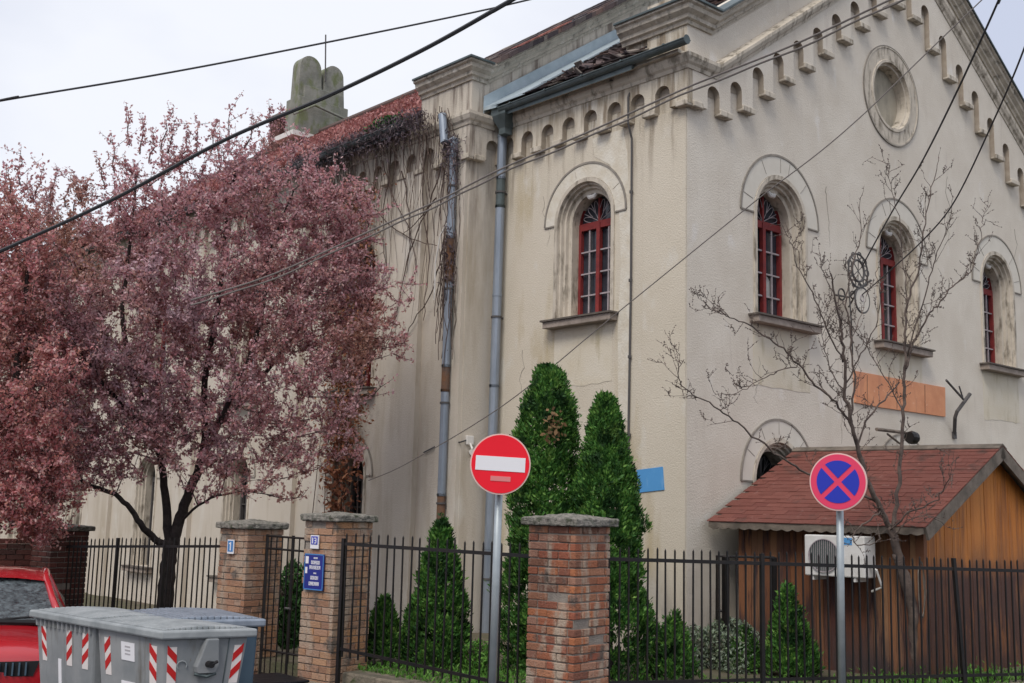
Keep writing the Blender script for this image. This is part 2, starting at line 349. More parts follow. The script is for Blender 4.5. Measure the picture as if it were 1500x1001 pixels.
# nave side wall with windows
NYS = [7.0, 10.95, 15.1, 19.2, 23.2]; YEND = 27
mb = MB()
mb.plate([(ND+.002, -.62), (YEND, -.62), (YEND, 8.3), (5.3, 8.3), (5.3, 8.95), (ND+.002, 8.95)], [arch(c, 3.75, 5.9, .6)[::-1] for c in NYS]+[arch(c, .3, 2.25, .5)[::-1] for c in NYS], fN, .003, -.4)
mb.build('nave_side_wall', 'nave', SY)
mb = MB(); mb.plate([(-NE, -.3), (W1+1, -.3), (W1+1, 8.3), (-NE, 8.3)], [], lambda u, o, z: V((u, YEND+o, z)), -.3, -.01); mb.build('rear_wall', 'nave', SY)
# pilasters on the nave
mb = MB()
for y0 in (5.05, 8.7, 12.8, 16.9, 21.0, 25.0):
    mb.box((y0, 0.0, -.6), (y0+.75, .10, 7.35), fN)
mb.box((ND+.01, 0, -.3), (ND+.55, .08, 7.35), fN)
mb.build('pilaster', 'nave', SY)

# stepped arcaded friezes
def frieze(cent, tops, u0, u1, botend, topline, fn, name, m, up=None, w=.135, o=.10):
    poly = []; N = len(cent); br = []
    def sb(i):  # bottom of the leg between arch i and i+1
        return min(tops[i], tops[i+1])-.36
    poly.append((u0, botend[0])); 
    for i in range(N):
        c, t = cent[i], tops[i]
        bl = botend[0] if i == 0 else sb(i-1); brr = botend[1] if i == N-1 else sb(i)
        poly.append((c-w, bl)); zs = t-w
        poly += [(c-w*math.cos(PI*k/10), zs+w*math.sin(PI*k/10)) for k in range(11)]
        poly.append((c+w, brr))
        if i < N-1: br.append(((c+w+cent[i+1]-w)/2, (cent[i+1]-c)/2-w, brr))
    poly.append((u1, botend[1])); poly += topline
    mb = MB(); mb.plate(poly, [], fn, o, .004)
    fr = mb.build(name, m, SY)
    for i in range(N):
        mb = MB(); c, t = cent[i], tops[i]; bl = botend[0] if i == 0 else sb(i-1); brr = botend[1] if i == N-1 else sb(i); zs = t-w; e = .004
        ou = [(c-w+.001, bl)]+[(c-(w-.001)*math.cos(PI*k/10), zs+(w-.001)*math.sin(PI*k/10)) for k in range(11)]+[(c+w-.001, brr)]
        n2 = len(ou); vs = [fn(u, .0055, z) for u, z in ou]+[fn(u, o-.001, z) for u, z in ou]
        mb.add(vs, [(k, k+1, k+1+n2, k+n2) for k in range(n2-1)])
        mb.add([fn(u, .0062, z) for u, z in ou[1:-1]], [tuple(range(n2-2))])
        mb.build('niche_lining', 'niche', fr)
    for c, hw, z in br+[(u0+.09, .085, botend[0])]:
        hw = max(hw, .05)
        mb = MB(); mb.box((c-hw+.0, 0.004, z-.035), (c+hw+.035, o+.025, z+.05), fn); bev(mb.build('bracket', 'trim', fr), .012)
upc = [.46, .98, 1.51, 2.02, 2.55, 3.09, 3.63, 4.19, 4.74, 5.30, 5.90]
upt = [7.73, 7.94, 8.31, 8.68, 9.04, 9.42, 9.82, 10.22, 10.62, 10.98, 11.25]
dnc = [6.50, 7.10, 7.70, 8.28, 8.86, 9.46, 10.05, 10.6]
dnt = [10.90, 10.50, 10.12, 9.76, 9.38, 9.01, 8.65, 8.30]
frieze(upc+dnc, upt+dnt, 0.0, W1, (7.36, 7.9), [(W1, rakez(W1)+.03), (W1-.5, rakez(W1)+.03), (AP, rakez(AP)+.03), (.53, rakez(.54)+.03), (0, 7.95)], fF, 'frieze', 'front')
sc = [.37, .84, 1.30, 1.79, 2.26, 2.73, 3.20, 3.66]
frieze(sc, [7.71]*8, -.10, 3.94, (7.36, 7.36), [(3.94, 7.9), (-.10, 7.9)], fS, 'frieze', 'side')
nc = [4.42+.49*i for i in range(46)]
frieze(nc, [7.66]*len(nc), ND-.1, YEND, (7.30, 7.30), [(YEND, 7.9), (ND-.1, 7.9)], fN, 'frieze', 'nave')
frieze([-.26], [7.66], -NE+.004, -.01, (7.3, 7.3), [(-.01, 7.9), (-NE+.004, 7.9)], fG, 'frieze', 'nave')
# string courses and cornices
STR = [(0, 0), (.115, 0), (.13, .05), (.16, .08), (.19, .15), (.19, .20), (.05, .25), (0, .25)]
COR = [(0, 0), (.03, 0), (.04, .05), (.08, .07), (.085, .12), (.15, .17), (.16, .23), (.20, .25), (.20, .30), (0, .34)]
CAPP = [(-.02, .345), (.215, .304), (.215, .28), (.225, .28), (.23, .29), (.23, .315), (-.02, .36)]
def P3(fn, u, z, o=0): return fn(u, 0, z)
nF, nS = V((0, -1, 0)), V((-1, 0, 0))
def swp(prof, path, name, m, parent=SY, cap=True):
    mb = MB(); mb.sweep(prof, path, cap=cap); return mb.build(name, m, parent)
swp(STR, [(V((0, 3.94, 7.85)), nS), (V((0, 0, 7.85)), nS+nF), (V((.53, 0, 7.85)), nF), (V((AP, 0, rakez(AP))), nF), (V((W1-.5, 0, rakez(W1-.5))), nF), (V((W1, 0, rakez(W1))), nF)], 'string_course', 'trim')
cz = lambda u: rakez(u)+.66
cp = [(V((0, 1.22, 8.55)), nS), (V((0, 0, 8.55)), nS+nF), (V((.53, 0, 8.55)), nF), (V((AP, 0, cz(AP))), nF), (V((W1-.5, 0, cz(W1-.5))), nF), (V((W1, 0, cz(W1)+.05)), nF)]
c = swp(COR, cp, 'cornice', 'rakecorn'); swp(CAPP, cp, 'metal_capping', 'zincdark', c)
swp(STR, [(V((-NE, YEND, 7.83)), nS), (V((-NE, ND, 7.83)), nS+nF), (V((-.005, ND, 7.83)), nF)], 'string_course', 'trim')
ncp = [(V((-NE, 5.3, 8.62)), nS), (V((-NE, ND, 8.62)), nS+nF), (V((-.36, ND, 8.62)), nF), (V((AP, ND, nrz(AP))), nF), (V((NW, ND, nrz(AP)-SU*(NW-AP))), nF)]
c = swp(COR, ncp, 'cornice', 'rakecorn'); swp(CAPP, ncp[:3], 'metal_capping', 'zincdark', c)
# tiles laid along the nave gable verge
mb = MB(); u = -.3
while u < AP:
    z = nrz(u)+.37
    for row in range(4):
        j = R.uniform(-.03, .03); t = R.uniform(-.05, .05)
        fb = lambda a, b, c2, u=u, z=z, row=row, j=j, t=t: V((u+a, ND-.30+b+row*.25+j, z+SU*a+c2+t*a+row*.025))
        mb.box((-.02, -.02, -.06), (.22, .26, .03), fb)
    u += .17
verge = mb.build('verge_tile', 'tilesdark', SY)
tr = MB(); u = .2
while u < 1.4:
    for k in range(2):
        fb = lambda a, b, c2, u=u, k=k: V((u+a, ND-.31+b+k*.2, nrz(u)+.415+SU*a+c2))
        tr.box((0, 0, 0), (.12, .15, .025), fb)
    u += R.uniform(.14, .3)
tr.build('reused_tile', 'tilesred', SY)

# roofs
def tile_roof(x0, z0, slope, y0, y1, nrow, name, m, jit=.012, tw=.17, exp_=.145, sag=.0, gap=0.):
    L = math.hypot(1, slope); cx, sx = 1/L, slope/L
    mb = MB(); ax = V((cx, 0, sx)); nn = V((-sx, 0, cx))
    for r in range(nrow):
        y = y0+(r % 2)*tw/2
        while y < y1-.01:
            w = min(tw-.008, y1-y)
            if R.random() >= gap:
                o = V((x0, y, z0))+ax*(r*exp_+R.uniform(-jit, jit))+nn*(.02+R.uniform(0, jit)); ti = R.uniform(0, jit*2)
                e = exp_*1.9
                P = [o, o+V((0, w, 0)), o+V((0, w, 0))+ax*e-nn*.03, o+ax*e-nn*.03]
                P = [p+nn*(.022+ti if i < 2 else .0) for i, p in enumerate(P)]
                Q = [p-nn*.016 for p in P]
                mb.add(P+Q, [(0, 1, 2, 3), (7, 6, 5, 4), (0, 4, 5, 1), (1, 5, 6, 2), (2, 6, 7, 3), (3, 7, 4, 0)])
            y += tw
    return mb.build(name, m, SY)
def deck(x0, z0, slope, x1, y0, y1, name='roof_deck'):
    mb = MB(); P = [V((x0, y0, z0)), V((x0, y1, z0)), V((x1, y1, z0+slope*(x1-x0))), V((x1, y0, z0+slope*(x1-x0)))]
    mb.add(P+[p-V((0, 0, .1)) for p in P], [(0, 1, 2, 3), (7, 6, 5, 4), (0, 4, 5, 1), (1, 5, 6, 2), (2, 6, 7, 3), (3, 7, 4, 0)])
    return mb.build(name, 'zincdark', SY)
deck(-.32, 8.10, SU, AP, .76, ND-.01); deck(.46, 8.62, SU, AP, .45, .76)
mb = MB(); P = [V((AP, .45, 8.13+SU*(AP+.3))), V((AP, ND, 8.13+SU*(AP+.3))), V((NW-.9, ND, 8.3)), V((NW-.9, .45, 8.3))]
mb.add(P+[p-V((0, 0, .1)) for p in P], [(0, 1, 2, 3), (7, 6, 5, 4), (0, 4, 5, 1), (1, 5, 6, 2), (2, 6, 7, 3), (3, 7, 4, 0)]); mb.build('roof_deck', 'tilesdark', SY)
tile_roof(-.36, 8.13, SU, .72, ND-.85, 34, 'roof_tile', 'tilesdark', jit=.022, tw=.19, gap=.05)
# rubble where the tiles have slipped beside the shoulder block
mb = MB()
for i in range(45):
    y = R.uniform(.75, 2.4); x = R.uniform(-.25, .3); z = 8.17+SU*(x+.36)+R.uniform(.0, .07)
    a = R.uniform(0, 3); s = R.uniform(.05, .13)
    rt = Matrix.Rotation(a, 3, 'Z') @ Matrix.Rotation(R.uniform(-.35, .35), 3, 'X') @ Matrix.Rotation(R.uniform(-.9, -.1), 3, 'Y')
    mb.box((-s, -s*.7, -.012), (s, s*.7, .012), lambda a_, b_, c_, rt=rt, x=x, y=y, z=z: V((x, y, z))+rt @ V((a_, b_, c_)))
mb.build('broken_tile', 'tilesdark', SY)
# flashing where the bay roof meets the nave gable
mb = MB()
mb.sweep([(0, .0), (.006, .0), (.012, .30), (0, .30)], [(V((-.42, ND-.02, 8.10)), nF), (V((AP, ND-.02, 8.10+SU*(AP+.42))), nF)])
mb.sweep([(.0, .10), (.30, .075), (.30, .11), (.0, .13)], [(V((-.42, ND-.03, 8.05)), nF), (V((AP, ND-.03, 8.05+SU*(AP+.42))), nF)])
P = [V((-.40, ND-.02, 8.05)), V((-.40, ND-1.0, 8.05)), V((2.2, ND-.75, 8.05+SU*2.6)), V((AP, ND-.5, 8.05+SU*(AP+.40))), V((AP, ND-.02, 8.05+SU*(AP+.40)))]
P = [p+V((0, 0, .165)) for p in P]
mb.add(P+[p-V((0, 0, .03)) for p in P], [(0, 1, 2, 3, 4), (9, 8, 7, 6, 5), (0, 5, 6, 1), (1, 6, 7, 2), (2, 7, 8, 3), (3, 8, 9, 4), (4, 9, 5, 0)])
mb.build('flashing', 'flash', SY)
deck(-NE-.35, 8.06, SU, AP, ND+1.35, YEND); deck(-NE, 8.3, SU, AP, ND+.45, ND+1.35)
mb = MB(); P = [V((AP, ND+.4, 8.06+SU*(AP+NE+.35))), V((AP, YEND, 8.06+SU*(AP+NE+.35))), V((NW+.3, YEND, 8.1)), V((NW+.3, ND+.4, 8.1))]
mb.add(P+[p-V((0, 0, .1)) for p in P], [(0, 1, 2, 3), (7, 6, 5, 4), (0, 4, 5, 1), (1, 5, 6, 2), (2, 6, 7, 3), (3, 7, 4, 0)]); mb.build('roof_deck', 'tilesdark', SY)
tile_roof(-NE-.38, 8.10, SU, ND+1.38, YEND, 57, 'roof_tile', 'tilesred', jit=.022, tw=.185)
mb = MB(); mb.tube([V((AP, ND+.4, 8.2+SU*(AP+NE+.35))), V((AP, YEND, 8.2+SU*(AP+NE+.35)))], .11, 8); mb.build('ridge_tile', 'tilesdark', SY)

# windows
def ringprof(c, zb, zs, prof, fn, n=22):
    """sweep a (radius, o) profile round an arch"""
    mb = MB(); m = len(prof); vs = []
    st = [('l', 0)]+[('a', i) for i in range(n+1)]+[('r', 0)]
    for k, i in st:
        for r, o in prof:
            if k == 'l': vs.append(fn(c-r, o, zb))
            elif k == 'r': vs.append(fn(c+r, o, zb))
            else: vs.append(fn(c-r*math.cos(PI*i/n), o, zs+r*math.sin(PI*i/n)))
    fs = []
    for i in range(len(st)-1):
        for k in range(m-1):
            a = i*m+k; fs.append((a, a+1, a+1+m, a+m))
    mb.add(vs, fs); return mb
def window(c, zb, zs, ro, ri, fn, trimm, ring=.98, dep=.34, sill=True, ringm='trim', lower=False, broken=False, sillw=.78, facing=1):
    k = ro/.64
    prof = [(ro+.03, .0), (ro+.03, .025), (ro-.035*k, .025), (ro-.045*k, -.03), (ro-.075*k, -.035), (ro-.085*k, -.09), (ro-.12*k, -.095), (ro-.13*k, -.15), (ri, -.16), (ri, -dep-.1)]
    w = ringprof(c, zb, zs, prof, fn).build('window', trimm, SY)
    # casement frame
    mb = MB(); fw = .055; o1 = -dep+.035; o0 = -dep-.03; r = ri+.005
    mb.plate([(c-r, zb), (c-r, zs+.02), (c+r, zs+.02), (c+r, zb)], [[(c-r+fw, zb+fw), (c-r+fw, zs-.085), (c+r-fw, zs-.085), (c+r-fw, zb+fw)]], fn, o1, o0)
    mb.box((c-.035, o0+.01, zb), (c+.035, o1+.012, zs), fn)
    mb.plate(arch(c, zs+.021, zs+.022, r)[1:-1], [arch(c, zs+.021, zs+.03, r-.022)[1:-1][::-1]], fn, o1-.01, o0)
    mb.box((c-.018, o0+.01, zs+.02), (c+.018, o1-.005, zs+r-.04), fn)
    mb.build('frame', 'red' if not lower else 'grille', w)
    # muntins
    mb = MB()
    H = zs-.085-zb-fw
    for s in (-1, 1):
        cc = c+s*(r-fw+.035)/2
        mb.box((cc-.011, o1-.035, zb+fw), (cc+.011, o1-.012, zs-.085), fn)
    for i in range(1, 4):
        z = zb+fw+H*i/4
        for s in (-1, 1):
            a, b = sorted((c+s*.035, c+s*(r-fw)))
            mb.box((a, o1-.037, z-.011), (b, o1-.010, z+.011), fn)
    # tracery in the lunette
    rr = r-fw
    for a in (30, 60, 90, 120, 150):
        ca, sa = math.cos(math.radians(a)), math.sin(math.radians(a))
        mb.tube([fn(c, o1-.02, zs+.02), fn(c+ca*rr, o1-.02, zs+sa*rr)], .006, 4)
    for q in range(5):
        a0 = math.radians(15+30*q); 
        pts = []
        for t in range(9):
            tt = t/8; rad = rr*(.45+.48*math.sin(PI*tt)); an = a0-math.radians(13)+math.radians(26)*tt+math.radians(0)
            pts.append(fn(c+rad*math.cos(an), o1-.015, zs+.02+rad*math.sin(an)))
        mb.tube(pts, .0055, 4)
    mb.build('muntin', 'muntin' if not lower else 'grille', w)
    mb = MB(); mb.plate(arch(c, zb, zs, r), [], fn, -dep-.034, -dep-.05); mb.build('glass', 'glass' if not lower else 'glassdark', w)
    if broken:
        mb = MB(); H4 = H/4
        x0 = c-.02; 
        mb.plate([(c+.04, zb+fw+H4*1.02), (c+.215, zb+fw+H4*1.02), (c+.215, zb+fw+H4*1.75), (c+.13, zb+fw+H4*1.98), (c+.04, zb+fw+H4*2.15)], [], fn, -dep-.018, -dep-.03)
        mb.build('patched_pane', 'frost', w)
    # protective screen bars of the lunette
    if sill:
        mb = MB(); mb.box((c-sillw, 0, zb-.13), (c+sillw, .17, zb-.03), fn); mb.box((c-sillw+.06, -.30, zb-.12), (c+sillw-.06, .0, zb-.002), fn); bev(mb.build('sill', 'sill', w), .008)
        mb = MB(); mb.box((c-sillw-.03, .0, zb-.03), (c+sillw+.03, .20, zb-.004), fn); mb.build('sill_capping', 'silltop', w)
    if ring:
        mb = MB(); n = 26
        prof2 = [(ro+.035, .002), (ro+.035, .012), (ring-.02, .012), (ring-.02, .002)]
        mbr = ringprof(c, zs, zs, prof2, fn, n); mbr.build('arch_band', ringm, w)
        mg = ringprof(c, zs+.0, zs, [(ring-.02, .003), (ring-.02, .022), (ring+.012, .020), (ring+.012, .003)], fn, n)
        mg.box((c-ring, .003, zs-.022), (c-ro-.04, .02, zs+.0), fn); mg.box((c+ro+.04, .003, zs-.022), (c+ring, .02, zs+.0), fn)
        mg.build('arch_outline', 'groove', w)  # dark arc paints the raised band's edge shadow, along with dirt
        for i in range(1, 12):
            mv = MB(); a = PI*i/12
            if R.random() < .6: continue
            p = [fn(c-math.cos(a)*q, .014, zs+math.sin(a)*q) for q in (ro+.08, ring-.04)]
            mv.tube(p, .0045, 4); mv.build('joint', 'groove' if ringm != 'voussoir' else 'trim', w)
    # small white lamp under the arch crown
    mb = MB(); q = fn(c, -.13, zs+ri-.04); 
    mb.tube([fn(c-.09, -.16, zs+ri-.01), fn(c-.04, -.16, zs+ri-.05), fn(c+.05, -.16, zs+ri-.05), fn(c+.10, -.16, zs+ri-.02)], [.02, .04, .04, .02], 8)
    if not lower: mb.build('vent_hood', 'white', w)
    return w
for i, c in enumerate(wins):
    window(c, 4.6, 6.13, RO, RI, fF, 'trim', ring=.98, ringm='greyplaster', broken=(i == 0))
for c in (2.06, 5.5): window(c, .9, 2.22, .6, .44, fF, 'trim', ring=.90, ringm='greyplaster', lower=True, sill=False)
window(1.98, 4.58, 6.08, .6, .42, fS, 'trim', ring=.86, ringm='voussoir', sillw=.70)
for c in NYS:
    window(c, 3.75, 5.9, .6, .42, fN, 'trim', ring=.86, ringm='nave', sillw=.7)
    window(c, .3, 2.25, .5, .38, fN, 'trim', ring=.72, ringm='nave', lower=True, sillw=.62)
for nm, fn_, cs, z_, wd in (('apron', fF, wins, 4.46, .70), ('apron', fS, [1.98], 4.44, .60)):
    for c in cs:
        mb = MB(); n = 9; b = [(c-wd+2*wd*i/n, z_-.85-R.uniform(0, .05)) for i in range(n+1)]
        mb.plate(b+[(c+wd, z_), (c-wd, z_)], [], fn_, .0045, .001); mb.build(nm, 'apron', SY)
def crack(fn, u, z, n, name='crack'):
    mb = MB(); p = [fn(u, .003, z)]
    for i in range(n): u += R.gauss(0, .035); z -= R.uniform(.05, .12); p.append(fn(u, .003, z))
    mb.tube(p, [.0045*(1-.7*i/n) for i in range(n+1)], 4); mb.build(name, 'groove', SY)
for u, z, n in ((3.4, 6.9, 12), (1.6, 4.0, 8), (7.3, 7.9, 14), (3.7, 3.6, 9), (9.9, 7.4, 8)): crack(fF, u, z, n)
for u, z, n in ((2.9, 6.6, 10), (3.3, 4.2, 14)): crack(fS, u, z, n)
# oculus
mb = MB(); n = 48; prof = [(.87, .003), (.87, .02), (.845, .022), (.845, .012), (.64, .012), (.63, .03), (.585, .03), (.575, -.03), (.545, -.04), (.535, -.30)]
vs = []; fs = []; m_ = len(prof)
for i in range(n):
    a = 2*PI*i/n
    for r, o in prof: vs.append(fF(5.43+r*math.cos(a), o, 8.93+r*math.sin(a)))
for i in range(n):
    for k in range(m_-1): a = i*m_+k; b = ((i+1) % n)*m_+k; fs.append((a, a+1, b+1, b))
mb.add(vs, fs); oc = mb.build('oculus', 'trim', SY)
mb = MB(); mb.plate(circ(5.43, 8.93, .56), [], fF, -.20, -.22); mb.build('infill', 'oculus', oc)
mb = MB(); mb.plate(circ(5.43, 8.93, .888, 48), [circ(5.43, 8.93, .868, 48)], fF, .022, .002); mb.build('outline', 'groove', oc)

# whitish plaster repair beside the side window
mb = MB()
pts = [(1.02, 3.0), (1.24, 3.0), (1.27, 4.3), (1.22, 5.3), (1.29, 6.4), (1.45, 6.8), (1.78, 7.0), (1.84, 7.3), (1.2, 7.3), (1.12, 6.9), (1.04, 6.0)]
mb.plate(pts, [], fS, .005, .001); mb.build('plaster_patch', 'voussoir', SY)

# gutter, hopper and downpipes
def gutter(p, q, r, name, m):
    mb = MB(); pts = []
    d = (q-p).normalized(); n = V((d.y, -d.x, 0)).normalized()
    k = 9; vs = []
    for P in (p, q):
        for rr in (r, r-.008):
            for i in range(k): a = PI+PI*i/(k-1); vs.append(P+n*math.cos(a)*rr+V((0, 0, math.sin(a)*rr)))
    fs = []
    for i in range(k-1): fs += [(i, i+1, 2*k+i+1, 2*k+i), (k+i, 3*k+i, 3*k+i+1, k+i+1)]
    fs += [(0, 2*k, 3*k, k), (k-1, 2*k-1, 4*k-1, 3*k-1)]
    for b in (0, 2*k): fs += [(b+i, b+i+1, b+k+i+1, b+k+i) for i in range(k-1)]
    mb.add(vs, fs)
    mb.tube([p+n*r, q+n*r], .012, 6); mb.tube([p-n*r, q-n*r], .012, 6)
    for e in (p, q): mb.tube([e-d*.002, e+d*.002], r-.004, 12)
    L = (q-p).length; s = .35
    while s < L:
        mb.box((-.015, -.1, -.012), (.015, .1, .012), lambda a, b, c2, s=s: p+d*(s+a)+n*b+V((0, 0, c2+.0))); s += .8
    return mb.build(name, m, SY)
gutter(V((-.33, -.27, 8.15)), V((-.33, 3.6, 8.12)), .07, 'gutter', 'zincdark')
gutter(V((-NE-.40, ND+1.35, 8.10)), V((-NE-.40, YEND, 8.0)), .08, 'gutter', 'zincdark')
mb = MB()   # board under the gutter
mb.box((-.05, .0, 8.05), (3.9, .26, 8.10), fS); mb.build('soffit', 'rakecorn', SY)
def pipe(top, bot, r, segs, name, label=None):
    """segs: list of (t0,t1,material)"""
    root = None
    for i, (a, b, m) in enumerate(segs):
        A = top.lerp(bot, a); B = top.lerp(bot, b); mb = MB(); d = (B-A).normalized()
        mb.tube([A, B], r, 14); n = max(1, int((B-A).length/1.1))
        for k in range(n+1):
            q = A.lerp(B, k/n); mb.tube([q-d*.02, q+d*.02], r+.007, 14)
        o = mb.build(name if root is None else 'pipe_section', m, SY if root is None else root, smooth=False)
        if root is None: root = o
    for t in (.12, .38, .66, .9):
        mb = MB(); q = top.lerp(bot, t); mb.tube([q-V((0, 0, .015)), q+V((0, 0, .015))], r+.014, 14); mb.box((0, -.01, -.012), (.2, .01, .012), lambda a, b, c2: q+V((a, b, c2)))
        mb.build('clamp', 'grille', root)
    return root
hx, hy = -.20, 3.62
mb = MB()
vs = []; 
for z, w in ((8.16, .17), (8.02, .17), (7.82, .075), (7.72, .075)):
    vs += [V((hx-w, hy-w, z)), V((hx+w, hy-w, z)), V((hx+w, hy+w, z)), V((hx-w, hy+w, z))]
fs = [(0, 1, 2, 3), (15, 14, 13, 12)]
for i in range(3):
    for k in range(4): fs.append((i*4+k, i*4+(k+1) % 4, i*4+4+(k+1) % 4, i*4+4+k))
mb.add(vs, fs); mb.build('hopper', 'zincdark', SY)
pt = at(736, 196, 1); 
def pxd(x, y, X):  # survey helper: point seen at (x,y) on plane X=const
    d = at(x, y, 1)-CAM; return CAM+d*((X-CAM.x)/d.x)
pipe(pxd(736, 200, -.14), pxd(712, 925, -.14), .075, [(0, .09, 'zinc'), (.09, .15, 'zincdark'), (.15, .52, 'zinc'), (.52, 1, 'zinc')], 'downpipe')
pA, pB = pxd(665, 205, -NE-.16), pxd(644, 800, -NE-.16)
pipe(pA, pB, .065, [(0, .25, 'zinc'), (.25, .36, 'rust'), (.36, .57, 'zinc'), (.57, .63, 'rust'), (.63, .88, 'zinc'), (.88, 1, 'rust')], 'downpipe')
mb = MB(); a = pxd(648, 168, -NE-.3); b = pxd(651, 208, -NE-.3); mb.tube([a, b, pA], .07, 12); mb.build('pipe_bend', 'zinc', SY)
mb = MB(); mb.tube([pB, pB+V((-.02, 0, -1.7))], .06, 12); mb.build('pipe_boot', 'rust', SY)
# thin conduit on the bay wall
mb = MB(); cpt = [V((-.20, 1.30, 8.02)), V((-.12, 1.12, 7.97)), V((-.05, 1.01, 7.85)), V((-.13, .995, 7.7)), V((-.13, .99, 7.3)), V((-.04, 1.0, 7.1)), V((-.03, 1.0, 5)), V((-.03, 1.02, 2.9)), V((-.03, 1.02, 1.))]
mb.tube(cpt, .016, 6)
for z in (6.3, 5.0, 3.9, 2.8): mb.tube([V((-.03, 1.01, z-.02)), V((-.03, 1.01, z+.02))], .028, 6)
mb.build('conduit', 'grille', SY)

# tablets of the law and chimney on the nave roof
TB = V((6.0, 19.6, 12.9))
tb = thing('stone_tablets', TB, 'pair of round topped grey stone tablets on a plinth above the nave ridge', 'stone tablets')
mb = MB()
for c0, h, r in ((-.42, 2.38, .37), (.42, 2.30, .34)):
    mb.plate([(c0-r-.04, .6)]+[(c0-r*math.cos(PI*i/14), h-r+r*math.sin(PI*i/14)) for i in range(15)]+[(c0+r+.1, .6)], [], lambda u, o, z: TB+V((u, o, z)), -.22, .22)
bev(mb.build('tablet', 'tablet', tb), .04)
mb = MB(); mb.box((-.85, -.35, -.6), (.9, .4, 1.0), lambda a, b, c2: TB+V((a, b, c2))); mb.box((-.66, -.3, 1.0), (.74, .32, 1.4), lambda a, b, c2: TB+V((a, b, c2)))
mb.tube([TB+V((-1.1, -.5, .3)), TB+V((-.4, -.52, .75)), TB+V((.6, -.52, .6)), TB+V((1.3, -.5, .45))], .045, 6)
bev(mb.build('plinth', 'tablet', tb), .05)
mb = MB(); mb.box((-1.15, -.6, -.35), (.35, .5, -.2), lambda a, b, c2: TB+V((a, b, c2))); mb.build('coping', 'white', tb)
mb = MB(); mb.tube([TB+V((.08, -.26, 1.7)), TB+V((.02, -.24, 3.2))], .022, 6); mb.build('lightning_rod', 'grille', tb)
CH = V((6.0, 21.6, 12.9)); ch = thing('chimney', CH, 'small dark brick chimney left of the stone tablets on the roof', 'chimney')
mb = MB(); mb.box((-.3, -.3, -.5), (.3, .3, .95), lambda a, b, c2: CH+V((a, b, c2))); mb.build('shaft', 'brickdark', ch)
mb = MB(); mb.box((-.36, -.36, .95), (.36, .36, 1.07), lambda a, b, c2: CH+V((a, b, c2))); mb.build('cap', 'cap', ch)

# salmon house and dark brick wall at the far left
HS = V((-4, 34, -.6)); hs = thing('salmon_house', HS, 'salmon rendered house glimpsed behind the plum foliage at the left edge', 'house')
mb = MB(); mb.box((-14, 0, 0), (2.5, 8, 9.5), lambda a, b, c2: HS+V((a, b, c2))); mb.build('wall', 'salmon', hs)
mb = MB(); mb.add([HS+V(q) for q in ((-14.5, -.5, 9.4), (3, -.5, 9.4), (3, 8.5, 9.4), (-14.5, 8.5, 9.4), (-14.5, 4, 11.5), (3, 4, 11.5))], [(0, 1, 5, 4), (2, 3, 4, 5), (0, 4, 3), (1, 2, 5), (3, 2, 1, 0)]); mb.build('roof', 'tilesred', hs)
mb = MB()
for x in (-11, -8, -5, -2): 
    for z in (1.5, 5.5): mb.box((x, -.06, z), (x+1.1, .02, z+1.7), lambda a, b, c2: HS+V((a, b, c2)))
mb.build('window', 'glassdark', hs)

# ------------------------------------------------------------------ brick pillars
def pillar(P, az, s, z0, z1, captop, m, label, capw, plinth=None):
    root = thing('brick_pillar', P+V((0, 0, z0)), label, 'pillar', 'brick gate and fence pillars')
    ca, sa = math.cos(az), math.sin(az)
    f = lambda a, b, c2: P+V((a*ca-b*sa, a*sa+b*ca, c2))
    h = s/2; mb = MB(); mb.box((-h+.012, -h+.012, z0), (h-.012, h-.012, z1), f); mb.build('mortar_core', 'mort', root)
    mb = MB(); ch = .077; n = int((z1-z0)/ch); ch = (z1-z0)/n
    for i in range(n):
        zz = z0+i*ch
        for side in range(4):
            # running bricks along each face
            if (i+side) % 2 == 0: cuts = [0, .24, .48, s] if s > .5 else [0, .24, s]
            else: cuts = [0, .12, .36, s]
            if abs(cuts[-1]-cuts[-2]) < .05: cuts.pop(-2)
            for a0, a1 in zip(cuts, cuts[1:]):
                j = R.uniform(-.004, .006); g_ = .005
                if R.random() < .03: j = -.02
                u0, u1 = -h+a0+g_, -h+a1-g_
                if a0 == 0: u0 = -h
                if abs(a1-s) < 1e-6: u1 = h-.06 if (i+side) % 2 else h-.0601
                k = (i % 2)
                def ff(a, b, c2, side=side):
                    for _ in range(side): a, b = -b, a
                    return f(a, b, c2)
                d = R.uniform(-.003, .003)
                mb.box((u0, -h-j, zz+.006+d), (u1, -h+.06, zz+ch-.006+d), ff)
    b = mb.build('brick_shaft', m, root); bev(b, .006, 1)
    w = capw/2; mb = MB(); zc = z1
    vs = [(-w, -w, zc), (w, -w, zc), (w, w, zc), (-w, w, zc), (-w, -w, zc+.07), (w, -w, zc+.07), (w, w, zc+.07), (-w, w, zc+.07), (0, 0, captop)]
    mb.add([f(*v) for v in vs], [(3, 2, 1, 0), (0, 1, 5, 4), (1, 2, 6, 5), (2, 3, 7, 6), (3, 0, 4, 7), (4, 5, 8), (5, 6, 8), (6, 7, 8), (7, 4, 8)])
    o = mb.build('coping', 'cap', root); bev(o, .012)
    d2 = o.modifiers.new('s', 'SUBSURF'); d2.subdivision_type = 'SIMPLE'; d2.levels = 4; d2.render_levels = 4
    tx = bpy.data.textures.new('n', 'CLOUDS'); tx.noise_scale = .06; dm = o.modifiers.new('d', 'DISPLACE'); dm.texture = tx; dm.strength = .03; dm.mid_level = .5
    if plinth:
        mb = MB(); q = h+.05; mb.box((-q, -q, z0), (q, q, plinth), f); bev(mb.build('plinth', 'kerb', root), .02)
    return root
AZ = math.radians(8)
pillar(PA, AZ, .56, -.6, 1.58, 1.70, 'brick', 'red brick corner pillar in front of the tall conifers, with a weathered pyramid coping', .68)
